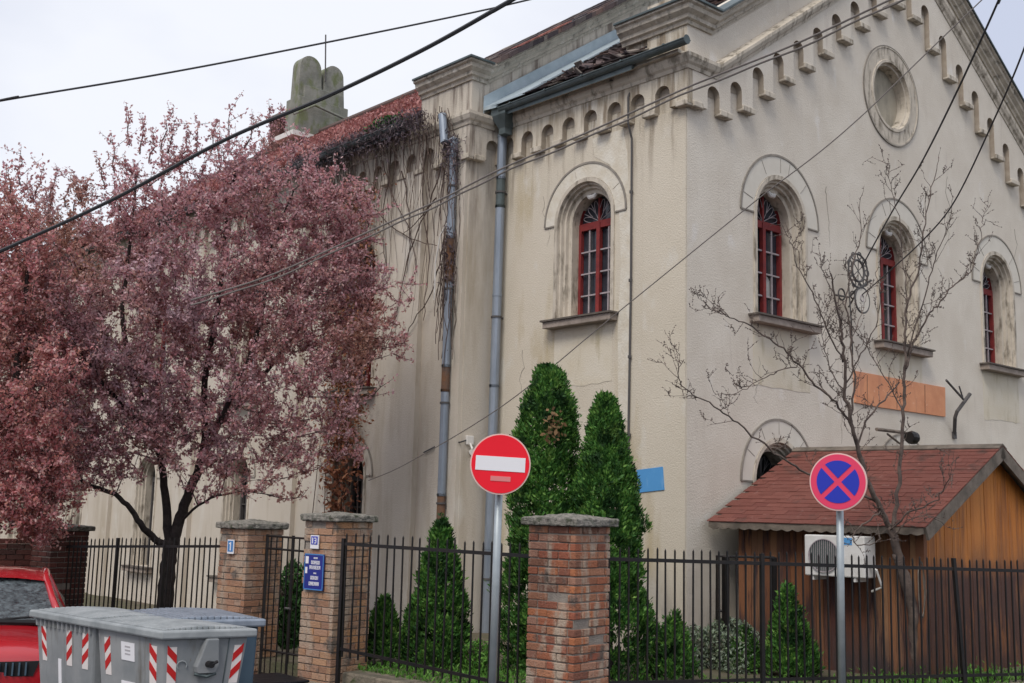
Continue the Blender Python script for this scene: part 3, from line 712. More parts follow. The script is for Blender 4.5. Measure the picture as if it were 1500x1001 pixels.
pillar(PB, AZ, .55, -.6, 1.54, 1.65, 'brickpale', 'orange brick gate pillar carrying the dark blue street name plate', .64, plinth=-.22)
pillar(PC, AZ, .55, -.6, 1.41, 1.53, 'brickpale', 'buff brick gate pillar carrying the small blue house number plate', .65)
pillar(PD, AZ, .6, -.6, 1.25, 1.36, 'brickdark', 'dark red brick pillar behind the red car, under the plum foliage', .72)
BW = PD+V((0, .32, -.6)); mb = MB(); n_ = V((-1, .2, 0)).normalized()
for i in range(22):
    s = 0 if i % 2 else -.12
    while s < 7:
        p0 = PD+V((-.05, .3, -.6))+V((-.99, .12, 0))*s
        mb.box((0, -.12, .004), (.235, .12, .072), lambda a, b, c2, p0=p0, i=i: p0+V((-.99, .12, 0))*a+V((-.12, -.99, 0))*b+V((0, 0, c2+i*.078)))
        s += .25
tag(mb.build('brick_wall', 'brickdark'), 'dark red brick garden wall behind the red car at the left edge', 'wall')

# ------------------------------------------------------------------ iron fences
def fence(p, q, zt0, zt1, zb0, zb1, sp, label, posts=(), extra=.10, lean=0., group=None):
    d = (q-p); L = d.length; d = d.normalized(); n = V((d.y, -d.x, 0))
    root = thing('iron_fence', p+V((0, 0, -.1)), label, 'fence', 'black iron picket fences')
    mb = MB()
    for z0, z1, h in ((zt0, zt1, .018), (zb0, zb1, .016)):
        mb.add([p+n*a*.012+V((0, 0, z0+b*h)) for a, b in ((-1, -1), (1, -1), (1, 1), (-1, 1))]+[q+n*a*.012+V((0, 0, z1+b*h)) for a, b in ((-1, -1), (1, -1), (1, 1), (-1, 1))],
               [(0, 1, 2, 3), (7, 6, 5, 4), (0, 4, 5, 1), (1, 5, 6, 2), (2, 6, 7, 3), (3, 7, 4, 0)])
    mb.build('rail', 'iron', root)
    s = sp*.6; k = 0; mb = MB()
    while s < L-.03:
        t = s/L; P = p+d*s; zt = zt0+(zt1-zt0)*t+extra+R.uniform(-.012, .012); zb = zb0+(zb1-zb0)*t-.08
        lx = R.uniform(-.012, .012)+lean*t
        mb.add([P+V((0, 0, zb))+n*a*.008+d*b*.008 for a, b in ((-1, -1), (1, -1), (1, 1), (-1, 1))]+[P+d*lx+V((0, 0, zt))+n*a*.007+d*b*.007 for a, b in ((-1, -1), (1, -1), (1, 1), (-1, 1))]+[P+d*lx+V((0, 0, zt+.025))],
               [(3, 2, 1, 0), (0, 1, 5, 4), (1, 2, 6, 5), (2, 3, 7, 6), (3, 0, 4, 7), (4, 5, 8), (5, 6, 8), (6, 7, 8), (7, 4, 8)])
        s += sp
    mb.build('pickets', 'iron', root)
    for s, ex, ln in posts:
        t = s/L; P = p+d*s; zt = zt0+(zt1-zt0)*t+ex
        mb = MB(); mb.add([P+V((0, 0, -.4))+n*a*.02+d*(b*.02+ln) for a, b in ((-1, -1), (1, -1), (1, 1), (-1, 1))]+[P+V((0, 0, zt))+n*a*.02+d*b*.02 for a, b in ((-1, -1), (1, -1), (1, 1), (-1, 1))],
               [(3, 2, 1, 0), (0, 1, 5, 4), (1, 2, 6, 5), (2, 3, 7, 6), (3, 0, 4, 7), (4, 5, 6, 7)]); mb.build('post', 'iron', root)
    return root
off = V((-.0, 0, 0))
fence(PB+V((-.22, -.42, 0)), PA+V((-.06, .28, 0)), 1.30, 1.27, .17, -.0, .118, 'black iron picket fence between the street sign pillar and the corner pillar', posts=[(.02, .06, 0)])
fence(PA+dr*.28, PE, 1.27, 1.02, .10, -.12, .105, 'black iron picket fence right of the corner pillar, in front of the wooden kiosk', posts=[(1.95, .10, 0), (4.55, .12, .12), (6.9, .1, 0.05), (9.3, .1, 0)], lean=.0)
fence(PD+V((0, -.3, 0)), PC+V((0, .3, 0)), 1.02, 1.18, .12, .12, .115, 'black iron picket fence behind the trunk of the red leaved plum tree', posts=[(1.35, .12, 0), (2.5, .08, 0)])
# gate
gt = thing('iron_gate', PC+V((.02, -.3, -.3)), 'tall black iron gate between the two brick gate pillars', 'gate')
p, q = PC+V((.03, -.31, 0)), PB+V((-.03, .31, 0)); d = (q-p).normalized(); L = (q-p).length
mb = MB()
for z in (1.33, 1.18, -.02, -.3): mb.tube([p+V((0, 0, z)), q+V((0, 0, z-.01))], .014, 6)
for s in (.02, L-.02, L/2): mb.tube([p+d*s+V((0, 0, -.42)), p+d*s+V((0, 0, 1.35))], .02, 6)
mb.build('gate_frame', 'iron', gt); mb = MB(); s = .1
while s < L: mb.tube([p+d*s+V((0, 0, -.3)), p+d*s+V((0, 0, 1.33))], .009, 5); s += .11
mb.build('pickets', 'iron', gt)
mb = MB(); mb.tube([p+d*.5+V((-.04, 0, .5)), p+d*.62+V((-.06, 0, .5))], .014, 6); mb.build('handle', 'grille', gt)

# ------------------------------------------------------------------ street signs
def disc(P, nrm, up, r, o0, o1, n=64):
    x = up.cross(nrm).normalized(); y = nrm.cross(x).normalized(); return lambda a, b, c2: P+x*a+y*b+nrm*c2
def frameat(P, nrm, roll=0):
    nrm = nrm.normalized(); x = V((0, 0, 1)).cross(nrm).normalized(); y = nrm.cross(x)
    if roll: x, y = x*math.cos(roll)+y*math.sin(roll), y*math.cos(roll)-x*math.sin(roll)
    return lambda u, o, z: P+x*u+y*z+nrm*o      # x points to viewer's right
def bx(mb, f, u0, u1, z0, z1, o0, o1): mb.box((u0, o0, z0), (u1, o1, z1), lambda a, b, c2: f(a, b, c2))
def pole(top, base, r, name, par, m='galv'):
    mb = MB(); mb.tube([base, top], r, 16); return mb.build(name, m, par, smooth=True)
# no entry
D1_ = 10.4; c1 = at(733, 680, D1_); toC = (CAM-c1); toC.z = 0
b1 = at(722, 1001, D1_); b1 = c1+(b1-c1)*((c1.z+.6)/(c1.z-b1.z)); b1.z = -.6
s1 = thing('no_entry_sign', b1, 'round red no entry sign with a white bar on a galvanised pole', 'road sign')
rr1 = 44.5/FPX*D1_
dn = (Matrix.Rotation(math.radians(4), 3, 'Z') @ toC).normalized(); f1 = frameat(c1, dn, math.radians(-2))
def circle(r, n=64): return [(r*math.cos(2*PI*i/n), r*math.sin(2*PI*i/n)) for i in range(n)]
mb = MB(); mb.plate(circle(rr1), [], f1, 0, -.02); dsc = mb.build('rim', 'signedge', s1)
mb = MB(); mb.plate(circle(rr1*.955), [], f1, .004, -.01); dsc = mb.build('sign_face', 'signred', s1)
mb = MB(); bx(mb, f1, -rr1*.82, rr1*.82, -rr1*.23, rr1*.24, .0, .008); mb.build('bar', 'signwhite', dsc)
mb = MB(); bx(mb, f1, -rr1*.30, rr1*.36, -rr1*.56, -rr1*.40, .0, .008); mb.build('sticker', 'signpink', dsc)
pole(c1-dn*.06+V((0, 0, .15)), b1-dn*.06, .036, 'pole', s1)
mb = MB()
for z in (.14, -.14): bx(mb, f1, -.07, .07, z-.015, z+.015, -.06, -.02)
mb.build('clamp', 'galv', s1)
# no stopping
D2_ = 11.9; c2_ = at(1227.5, 706, D2_); b2 = at(1231, 1001, D2_); b2 = c2_+(b2-c2_)*((c2_.z+.6)/(c2_.z-b2.z)); b2.z = -.6
s2 = thing('no_stopping_sign', b2, 'round blue no stopping sign with red rim and red cross on a pole', 'road sign')
rr2 = 42/FPX*D2_; toC = CAM-c2_; toC.z = 0; dn2 = (Matrix.Rotation(math.radians(-15), 3, 'Z') @ toC).normalized(); f2 = frameat(c2_, dn2, math.radians(-2))
mb = MB(); mb.plate(circle(rr2), [], f2, 0, -.02); mb.build('rim', 'signedge', s2)
mb = MB(); mb.plate(circle(rr2*.955), [], f2, .004, -.01); fc = mb.build('sign_face', 'signrose', s2)
mb = MB(); w = rr2*.085; ri_ = rr2*.74
for qd in range(4):
    a0 = math.asin(w/ri_); pts = [(w*1.414, 0)]+[(ri_*math.cos(a), ri_*math.sin(a)) for a in [-(PI/4-a0)+2*(PI/4-a0)*i/14 for i in range(15)]]
    ph = qd*PI/2; pts = [(x*math.cos(ph)-y*math.sin(ph), x*math.sin(ph)+y*math.cos(ph)) for x, y in pts]
    mb.plate(pts, [], f2, .009, .0)
mb.build('blue_field', 'signblue', fc)
pole(c2_-dn2*.06+V((0, 0, .15)), b2-dn2*.06, .038, 'pole', s2)
mb = MB()
for z in (.14, -.14): bx(mb, f2, -.07, .07, z-.015, z+.015, -.06, -.02)
mb.build('clamp', 'galv', s2)
# street name plate and house numbers, fixed to the pillars' street faces
nst = V((-1, -.14, 0)).normalized(); 
def onpillar(P, h, px, py):
    """point on the street face of pillar P seen at px,py"""
    o = P+nst*h; dd = at(px, py, 1)-CAM; t = (o-CAM).dot(nst)/dd.dot(nst); return CAM+dd*t
P_ = onpillar(PB, .30, 460, 838); f = frameat(P_, nst)
mb = MB(); hw, hh = .165, .20
bx(mb, f, -hw, hw, -hh, hh, -.008, .006); pl = mb.build('street_name_plate', 'blueplate'); tag(pl, 'dark blue enamel street name plate with white lettering on the orange brick pillar', 'sign')
pl.location = (0, 0, 0)
mb = MB(); e = .012
for a in ((-hw, hw, hh-e, hh), (-hw, hw, -hh, -hh+e), (-hw, -hw+e, -hh, hh), (hw-e, hw, -hh, hh)): bx(mb, f, *a, .006, .009)
mb.build('border', 'lightblue', pl)
def glyphs(mb, x0, x1, z0, z1, n, o=.009):
    w = (x1-x0)/n
    for i in range(n):
        a = x0+i*w; t = w*.22; k = R.randrange(4)
        bx(mb, f, a+w*.08, a+w*.08+t, z0, z1, .006, o)
        if k != 1: bx(mb, f, a+w*.3, a+w*.9, z1-(z1-z0)*.2, z1, .006, o)
        if k in (0, 2): bx(mb, f, a+w*.3, a+w*.9, z0, z0+(z1-z0)*.2, .006, o)
        if k in (1, 2, 3): bx(mb, f, a+w*.66, a+w*.66+t, z0, z1, .006, o)
        if k in (0, 3): bx(mb, f, a+w*.3, a+w*.7, (z0+z1)/2-(z1-z0)*.1, (z0+z1)/2+(z1-z0)*.1, .006, o)
mb = MB()
glyphs(mb, -.01, .06, .145, .163, 5); glyphs(mb, -.05, .10, .085, .125, 5); glyphs(mb, -.075, .115, .03, .07, 6)
glyphs(mb, .0, .05, -.022, -.006, 4); glyphs(mb, -.05, .085, -.085, -.045, 5); glyphs(mb, -.075, .10, -.15, -.11, 6)
bx(mb, f, -.145, -.095, .09, .17, .006, .009); bx(mb, f, -.145, -.11, -.02, .05, .006, .009)
mb.build('lettering', 'signwhite', pl)
P_ = onpillar(PB, .30, 461, 794); f = frameat(P_, nst)
mb = MB(); bx(mb, f, -.07, .07, -.075, .075, -.008, .004); np_ = mb.build('house_number_plate', 'signwhite'); tag(np_, 'small white rimmed blue number plate just above the street name plate', 'sign')
mb = MB(); bx(mb, f, -.055, .055, -.03, .062, .004, .007); mb.build('blue_field', 'signblue', np_)
mb = MB(); bx(mb, f, -.035, -.018, -.018, .048, .007, .010); bx(mb, f, .0, .038, .036, .048, .007, .010); bx(mb, f, .026, .038, -.018, .048, .007, .010); bx(mb, f, .0, .038, -.018, -.008, .007, .010); bx(mb, f, .006, .03, .010, .02, .007, .010); mb.build('number', 'signwhite', np_)
P_ = onpillar(PC, .30, 338, 801); f = frameat(P_, nst)
mb = MB(); bx(mb, f, -.065, .065, -.085, .085, -.008, .004); np_ = mb.build('house_number_plate', 'signwhite'); tag(np_, 'small light blue house number plate on the buff brick gate pillar', 'sign')
mb = MB(); bx(mb, f, -.052, .052, -.06, .072, .004, .007); mb.build('blue_field', 'lightblue', np_)
mb = MB(); bx(mb, f, -.005, .014, -.045, .055, .007, .010); bx(mb, f, -.025, -.005, .03, .045, .007, .010); mb.build('number', 'signwhite', np_)

# panels on the walls
mb = MB(); q4 = [(.86, 2.31), (.39, 2.35), (.36, 2.04), (.82, 2.00)]; mb.plate(q4[::-1], [], fS, .035, .022)
tag(mb.build('blue_panel', 'panelblue'), 'plain bright blue panel on the side wall near the building corner', 'panel')
mb = MB(); mb.plate([(4.07, 3.53), (4.86, 3.51), (6.90, 3.51), (6.92, 4.02), (4.07, 4.03)], [], fF, .03, .001)
pn = mb.build('orange_panel', 'panelorange'); tag(pn, 'long plain orange panel on the front wall above the kiosk roof', 'panel')
mb = MB()
for u in (4.4, 5.3, 6.2): mb.tube([fF(u, .035, 3.53), fF(u+.02, .035, 4.0)], .004, 4)
mb.build('seam', 'rust', pn)

# wrought iron hanging sign between the windows
def pF(x, y, o):
    d = at(x, y, 1)-CAM; return CAM+d*((-o-CAM.y)/d.y)
LB = pF(1255, 410, .3); lb = thing('wrought_iron_bracket', LB, 'scrolled wrought iron bracket with a round hanging sign beside the middle window', 'bracket')
mb = MB(); cc = pF(1257, 397, .35)
def ringt(mb, c, r, tr, n=20, a0=0, a1=2*PI, sq=1.):
    mb.tube([c+V((math.cos(a0+(a1-a0)*i/n)*r*sq, .0, math.sin(a0+(a1-a0)*i/n)*r)) for i in range(n+1)], tr, 6)
ringt(mb, cc, .17, .02); ringt(mb, cc, .27, .016)
for k in range(9):
    a = 2*PI*k/9; ringt(mb, cc+V((math.cos(a)*.25, 0, math.sin(a)*.25)), .055, .010, 10)
for a in (.6, 1.5, 2.4): mb.tube([cc+V((-.15*math.cos(a), 0, -.15*math.sin(a))), cc+V((.15*math.cos(a), 0, .15*math.sin(a)))], .008, 4)
e1 = pF(1222, 432, 0.02); mb.tube([e1, e1+V((.1, -.2, -.05)), cc+V((-.05, 0, -.3)), pF(1276, 411, .35)], .018, 6)
ringt(mb, e1+V((.05, -.1, 0)), .09, .014, 14); ringt(mb, e1+V((.2, -.2, .0)), .06, .012, 12)
mb.tube([pF(1243, 415, .3), pF(1247, 470, .3), pF(1249, 520, .1)], .012, 5); mb.tube([pF(1243, 450, .02), cc+V((0, 0, -.3))], .014, 5)
mb.build('scrollwork', 'grille', lb)
mb = MB(); hc = pF(1263, 440, .35); ringt(mb, hc, .20, .016, 26); mb.tube([hc+V((0, 0, .2)), cc+V((0, 0, -.2))], .012, 5); mb.build('hanging_ring', 'grille', lb)
mb = MB(); mb.plate([(hc.x+p[0], hc.z+p[1]) for p in circle(.185, 32)], [], lambda u, o, z: V((u, hc.y+o, z)), -.008, .008); mb.build('sign_disc', 'greyplaster', lb)
mb = MB(); ringt(mb, hc+V((-.02, -.012, .03)), .05, .008, 12); mb.build('emblem', 'muntin', lb)
# bent flag bracket and flood lamp on the front wall
q = pF(1398, 637, .02); fb_ = thing('flag_bracket', q, 'bent dark metal pole bracket with a forked top at the right of the orange panel', 'bracket')
mb = MB(); mb.tube([q, pF(1399, 612, .15), pF(1402, 603, .2), pF(1421, 577, .3)], .032, 8); mb.tube([pF(1411, 585, .28), pF(1386, 557, .3)], .02, 6); mb.tube([pF(1411, 585, .28), pF(1405, 566, .3)], .014, 5)
mb.build('arm', 'grille', fb_); mb = MB(); mb.box((-.05, -.02, -.07), (.05, .02, .05), lambda a, b, c2: q+V((a, b, c2))); mb.build('wall_plate', 'grille', fb_)
q = pF(1334, 641, .35); fl = thing('flood_lamp', q, 'dark round flood lamp on a short wooden arm above the kiosk roof', 'lamp')
mb = MB(); mb.tube([pF(1284, 629, .3), pF(1325, 634, .3)], .03, 6); mb.tube([pF(1300, 636, .3), pF(1318, 650, .05)], .018, 5); mb.build('arm', 'fascia', fl)
mb = MB(); mb.tube([q+V((-.05, 0, 0)), q+V((.02, 0, 0)), q+V((.1, -.02, -.01)), q+V((.16, -.03, -.02))], [.09, .11, .10, .05], 12); mb.build('lamp_head', 'iron', fl)
# security camera on the nave return
q = pxd(688, 655, -.72)+V((0, 0, 0)); sc_ = thing('security_camera', V((-.50, ND-.01, 2.68)), 'small white security camera on the wall beside the tall zinc downpipe', 'camera')
q = V((-.50, ND, 2.68)); mb = MB(); mb.box((-.07, -.05, .03), (.07, 0, .17), lambda a, b, c2: q+V((a, b, c2))); mb.tube([q+V((0, -.04, .05)), q+V((0, -.1, -.04))], .02, 6); bev(mb.build('mount', 'white', sc_), .01)
mb = MB(); mb.tube([q+V((.05, -.02, -.08)), q+V((-.1, -.22, -.1))], .045, 10); mb.build('camera_body', 'white', sc_)
mb = MB(); a = V((-NE-.02, ND+.35, 2.66)); mb.tube([q+V((-.05, -.02, .1)), V((-NE-.04, ND-.04, 2.74)), V((-NE-.03, ND+.5, 2.72)), V((-NE-.03, ND+.9, 2.6))], .012, 5); mb.build('lead', 'cable', sc_)

# ------------------------------------------------------------------ wooden kiosk
KA, KB = V((.33, -.12, 0)), V((.73, -2.97, 0)); RA, RB = V((2.44, -.12, 0)), V((2.83, -2.92, 0))
KZ, KR = 1.64, 2.70
kio = thing('wooden_kiosk', V((2, -1.5, -.14)), 'brown wooden kiosk with a red shingle gable roof against the front wall', 'kiosk')
KL = KB-KA; al = KL.normalized(); ac = (RB-KB); half = ac.length; ac = ac.normalized()
def kf(a, b, z): return KA+al*a+ac*b+V((0, 0, z))     # a along the eave towards the street, b across
LEN = KL.length; INS = .28
mb = MB(); s = .25
while s < LEN-.17:
    w = R.uniform(.085, .10); j = R.uniform(0, .008); mb.box((s, INS-j, -.14), (min(s+w-.006, LEN-.17), INS+.02, KZ+.05), kf); s += w
mb.build('side_boards', 'wooddark', kio)
mb = MB(); mb.box((.26, INS+.021, -.14), (LEN-.19, 2*half-INS-.021, 1.7), kf); mb.build('inner_wall', 'glassdark', kio)
pitch = (KR-KZ)/half
mb = MB(); b = INS-.0
while b < 2*half-INS:
    w = R.uniform(.09, .11); b1_ = min(b+w-.004, 2*half-INS); j = R.uniform(0, .006)
    zt = lambda bb: KZ+(bb if bb < half else 2*half-bb)*pitch-.06
    a0, a1 = LEN-.17, LEN-.15+j
    vs = [kf(a0, b, -.14), kf(a0, b1_, -.14), kf(a1, b1_, -.14), kf(a1, b, -.14), kf(a0, b, zt(b)), kf(a0, b1_, zt(b1_)), kf(a1, b1_, zt(b1_)), kf(a1, b, zt(b))]
    mb.add(vs, [(3, 2, 1, 0), (4, 5, 6, 7), (0, 1, 5, 4), (1, 2, 6, 5), (2, 3, 7, 6), (3, 0, 4, 7)]); b += w
mb.build('gable_boards', 'woodorange', kio)
mb = MB(); mb.box((LEN-.24, INS-.02, -.14), (LEN-.14, INS+.06, KZ+.05), kf); mb.build('corner_post', 'wooddark', kio)
# roof deck + shingles
L_ = math.hypot(half, KR-KZ); cb, sb_ = half/L_, (KR-KZ)/L_
def kr(side, a, t, n):    # t up the slope, n normal offset
    if side == 0: return KA+al*a+ac*(cb*t-sb_*n)+V((0, 0, KZ+sb_*t+cb*n))
    return KA+al*a+ac*(2*half-cb*t+sb_*n)+V((0, 0, KZ+sb_*t+cb*n))
mb = MB()
for sd in (0, 1): mb.box((0, 0, -.03), (LEN, L_, .0), lambda a, b, c2, sd=sd: kr(sd, a, b, c2))
rf = mb.build('roof', 'fascia', kio)
mb = MB()
for sd in (0, 1):
    t = -.03; r_ = 0
    while t < L_:
        a = -.02+(r_ % 2)*.1
        while a < LEN+.02:
            w = .2; a1 = min(a+w-.004, LEN+.03); j = R.uniform(-.006, .006); h = R.uniform(.005, .011)
            mb.box((a, t+j, .001), (a1, min(t+.19, L_), h+.003), lambda x, y, z, sd=sd, t=t: kr(sd, x, y, z+max(0, (1-(y-t)/.19))*.008+.002)); a += w
        t += .115; r_ += 1
mb.build('shingle', 'shingle', rf)
mb = MB(); mb.box((-.02, L_-.12, .012), (LEN+.03, L_+.01, .035), lambda a, b, c2: kr(0, a, b, c2)); mb.box((-.02, L_-.12, .012), (LEN+.03, L_+.01, .035), lambda a, b, c2: kr(1, a, b, c2)); mb.build('ridge_strip', 'fascia', rf)
# scalloped eave board and barge boards
mb = MB(); pts = [(0, .0)]+[(LEN*i/76, -.075-.022*abs(math.sin(PI*i/4))-R.uniform(0, .006)) for i in range(77)]+[(LEN, .0)]
mb.plate(pts[::-1], [], lambda u, o, z: kf(u, -o, KZ+z), .02, -.005); mb.build('eave_board', 'fascia', rf)
mb = MB()
for sd in (0, 1): mb.box((LEN, -.02, -.16), (LEN+.03, L_+(.0 if sd else .012), -.0), lambda a, b, c2, sd=sd: kr(sd, a, b, c2))
mb.build('barge_board', 'fascia', rf)
# air conditioner on the kiosk wall
a0 = kf(.9, INS, 1); 
def pk(x, y, out):   # point on plane parallel to the kiosk side wall, out in front
    o = kf(0, INS-out, 0); nn = ac; dd = at(x, y, 1)-CAM; t = (o-CAM).dot(nn)/dd.dot(nn); return CAM+dd*t
q0, q1 = pk(1178, 783, .28), pk(1262, 848, .28)
wA = (V((q1.x, q1.y, 0))-V((q0.x, q0.y, 0))).length; hA = q0.z-q1.z
q = V((q0.x, q0.y, q1.z)); acn = thing('air_conditioner', q, 'white air conditioner unit with a round fan grille on the kiosk side wall', 'air conditioner')
fa = lambda a, b, c2: q+al*a+(-ac)*b+V((0, 0, c2))
mb = MB(); mb.box((0, -.26, 0), (wA, 0, hA), fa); bev(mb.build('casing', 'white', acn), .015)
mb = MB(); rr_ = hA*.40; mb.plate([(wA*.34+p[0], hA*.5+p[1]) for p in circle(rr_, 36)], [], lambda u, o, z: fa(u, o, z), .001, .006); mb.build('fan_opening', 'acdark', acn)
mb = MB()
for i in range(-7, 8):
    x = i*rr_/7.5; h = math.sqrt(max(0, rr_**2-x*x)); mb.tube([fa(wA*.34+x, .018, hA*.5-h), fa(wA*.34+x, .018, hA*.5+h)], .004, 4)
mb.tube([fa(wA*.34+rr_*math.cos(2*PI*i/30), .018, hA*.5+rr_*math.sin(2*PI*i/30)) for i in range(31)], .007, 5); mb.build('grille', 'muntin', acn)
mb = MB(); mb.box((wA*.66, 0, hA*.78), (wA*.80, .004, hA*.95), fa); mb.build('energy_label', 'panelblue', acn)
mb = MB(); mb.box((wA*.1, -.3, -.05), (wA*.14, -.02, -.002), fa); mb.build('wall_bracket', 'white', acn); mb = MB(); mb.box((wA*.8, -.3, -.05), (wA*.84, -.02, -.002), fa); mb.build('wall_bracket', 'white', acn)
mb = MB(); mb.tube([fa(wA, -.1, hA*.3), fa(wA+.08, -.12, hA*.2), fa(wA+.10, -.2, -.1), fa(wA-.05, -.24, -.16)], .015, 6); mb.build('hose', 'white', acn)
# dark metal frame leaning beside the kiosk
def pg(x, y, D): return at(x, y, D)
q = at(1062, 905, 14.2); mf = thing('metal_frame', q, 'black metal gate frame standing between the fence and the kiosk', 'metal frame')
mb = MB(); P1, P2, P3_, P4 = at(1050, 815, 14.2), at(1063, 815, 14.2), at(1133, 817, 14.3), at(1133, 905, 14.3)
mb.tube([at(1050, 908, 14.2), P1, P3_], .018, 6); mb.tube([at(1063, 990, 14.2), P2], .05, 6); mb.tube([at(1133, 990, 14.3), P3_], .05, 6); mb.tube([at(1050, 895, 14.2), at(1063, 895, 14.2)], .018, 6)
mb.build('frame_tube', 'iron', mf)

# ------------------------------------------------------------------ waste containers
def container(corner, d1, L1, d2, L2, label, name='waste_container', side_left=True, m='binsteel', lidm='bingrey', zr=.735, ribs=False, group='waste containers at the kerb', opened=False, tapes=((0, 1), (0, 1)), deco=True):
    """corner: nearest corner at street level; d1 = long face direction, d2 = short face direction"""
    root = thing(name, corner, label, 'waste container', group)
    d1 = d1.normalized(); d2 = d2.normalized(); z0 = -.45; z1 = zr-.05; tp = .10 if m == 'binsteel' else .03
    def f(a, b, z):      # tapered body: narrower at the bottom
        t = (z1-z)/(z1-z0); ia = tp*t
        aa = a*(L1-2*ia)+ia; bb = b*(L2-2*ia)+ia
        return corner+d1*aa+d2*bb+V((0, 0, z-corner.z))
    mb = MB(); mb.box((0, 0, z0), (1, 1, z1), f); body = mb.build('body', m, root); bev(body, .02)
    # outward normals
    n1 = -d2; n2 = -d1
    def f1(a, o, z): return f(a, 0, z)+n1*o     # long face
    def f2(b, o, z): return f(0, b, z)+n2*o     # short face
    mb = MB(); e = .045
    mb.box((-e/L1, -e/L2, z1-.01), (1+e/L1, 1+e/L2, z1+.055), lambda a, b, z: corner+d1*a*L1+d2*b*L2+V((0, 0, z-corner.z))); bev(mb.build('rim', lidm, root), .015)
    mb = MB()
    for i in range(15):     # ribbed lid
        a = i/15; mb.box((a+.006, .02, z1+.05), (a+1/15-.006, .98, z1+.062+.018*math.sin(PI*(i+.5)/15)), lambda a, b, z: corner+d1*a*L1+d2*b*L2+V((0, 0, z-corner.z+.02*math.sin(PI*min(max(b, 0), 1)))))
    bev(mb.build('lid', lidm, root), .008)
    if ribs:
        mb = MB()
        for i in range(12): mb.box((i/12+.02, 0, z1-.09), (i/12+.05, .018, z1-.012), f1)
        mb.build('rib', m, root)
    if deco:
        mb = MB(); mb.box((.505, -.001, z0), (.512, .004, z1-.01), f1)
        mb.box((.72, -.001, z0), (.735, .006, z1-.01), f2); mb.build('panel_seam', 'zincdark', root)
        # lifting trunnion on the short face
        mb = MB(); pts = [(.50, z1-.01), (.42, z1-.23), (.44, z1-.30), (.63, z1-.30), (.66, z1-.24), (.62, z1-.01)]
        mb.plate(pts, [], f2, .05, .0); tr_ = mb.build('lifting_plate', m, root)
        mb = MB(); q = f2(.56, .0, z1-.22); mb.tube([q, q+n2*.10], .028, 12); mb.build('trunnion', 'iron', tr_)
        mb = MB(); q = f2(.22, .004, z1-.23); 
        mb.tube([f2(.22+.09*math.cos(a)*.8, .008, z1-.23+.04*math.sin(a)) for a in [k*.35 for k in range(14)]], .006, 5); mb.build('recess_ring', 'bingrey', root)
    def tape(fc, u, w, zt, h, lean, flip):
        mbr, mbw = MB(), MB()
        n = 4
        mbw.plate([(u-w, zt-h), (u+w, zt-h), (u+w, zt), (u-w, zt)], [], fc, .004, .001)
        k = h/3.2; sl = w*1.2/ (1)
        for i in range(2):
            zc = zt-h*.18-i*h*.45; s_ = h*.13*flip
            mbr.plate([(u-w, zc-h*.13-s_), (u+w, zc-h*.13+s_), (u+w, zc+h*.10+s_), (u-w, zc+h*.10-s_)], [], fc, .0065, .002)
        o = mbw.build('warning_tape', 'tapewhite', root); mbr.build('red_stripe', 'tapered', o)
    for (fc, u, w, h, flip) in tapes:
        tape(f1 if fc == 1 else f2, u, w, z1-.07, h, 0, flip)
    for sx in (0.1, .9):
        mb = MB(); q = f(sx, .15, z0)+V((0, 0, -.0)); mb.tube([q+d1*-.02+V((0, 0, -.075)), q+d1*.02+V((0, 0, -.075))], .075, 14); 
        q = f(sx, .85, z0); mb.tube([q+d1*-.02+V((0, 0, -.075)), q+d1*.02+V((0, 0, -.075))], .075, 14); mb.build('castor', 'rubber', root)
    return root, f1, f2, z1
K = V((-7.95, -1.51, -.6)); dA = V((-.10, 1, 0)).normalized(); dB = V((.96, -.20, 0)).normalized()
r1, f1_, f2_, zr1 = container(K, dB, .66, dA, 1.02, 'grey steel waste container with white stickers and a lifting plate, nearest the camera', tapes=[(1, .10, .055, .29, -1), (1, .90, .055, .29, 1), (2, .14, .05, .29, 1), (2, .84, .045, .29, -1)], deco=False)
# long-face details
mb = MB(); bx2 = lambda mb, fc, u0, u1, z0, z1, o0, o1: mb.plate([(u0, z0), (u1, z0), (u1, z1), (u0, z1)], [], fc, o1, o0)
bx2(mb, f2_, .42, .62, zr1-.22, zr1-.08, .001, .005); bx2(mb, f2_, .40, .63, zr1-.62, zr1-.38, .001, .005); stk = mb.build('sticker', 'signwhite', r1)
mb = MB()
for k in range(3): bx2(mb, f2_, .48, .56, zr1-.12-k*.028, zr1-.108-k*.028, .0055, .007)
mb.build('print', 'stickertext', stk)
mb = MB()
for k in range(4): bx2(mb, f2_, .43, .60, zr1-.43-k*.045, zr1-.42-k*.045, .0055, .007)
mb.build('print', 'stickerpink', stk)
mb = MB(); mb.plate([(.46, zr1-.01), (.36, zr1-.22), (.38, zr1-.27), (.60, zr1-.27), (.64, zr1-.22), (.60, zr1-.01)], [], f1_, .06, .0); lp = mb.build('lifting_plate', 'binsteel', r1); bev(lp, .01)
mb = MB(); q = f1_(.50, .0, zr1-.20); mb.tube([q, q-dA*.11], .026, 12); mb.tube([q-dA*.1, q-dA*.1+V((.05, 0, .02))], .012, 6); mb.build('trunnion', 'iron', r1)
mb = MB(); mb.tube([f1_(.36, .03, zr1-.275), f1_(.5, .05, zr1-.295), f1_(.63, .03, zr1-.275)], .014, 6)
bx2(mb, f1_, .765, .775, -.4, zr1-.01, .0, .006); mb.build('shadow_gap', 'zincdark', r1)
mb = MB(); mb.tube([f1_(.22+.06*math.cos(a), .008, zr1-.21+.035*math.sin(a)) for a in [k*.5-.5 for k in range(10)]], .005, 5); mb.build('recess_ring', 'bingrey', r1)
mb = MB(); bx2(mb, f1_, .05, .42, zr1-.50, zr1-.48, .0, .03); mb.build('handle_bar', 'bingrey', r1)
K2 = K+dA*1.08
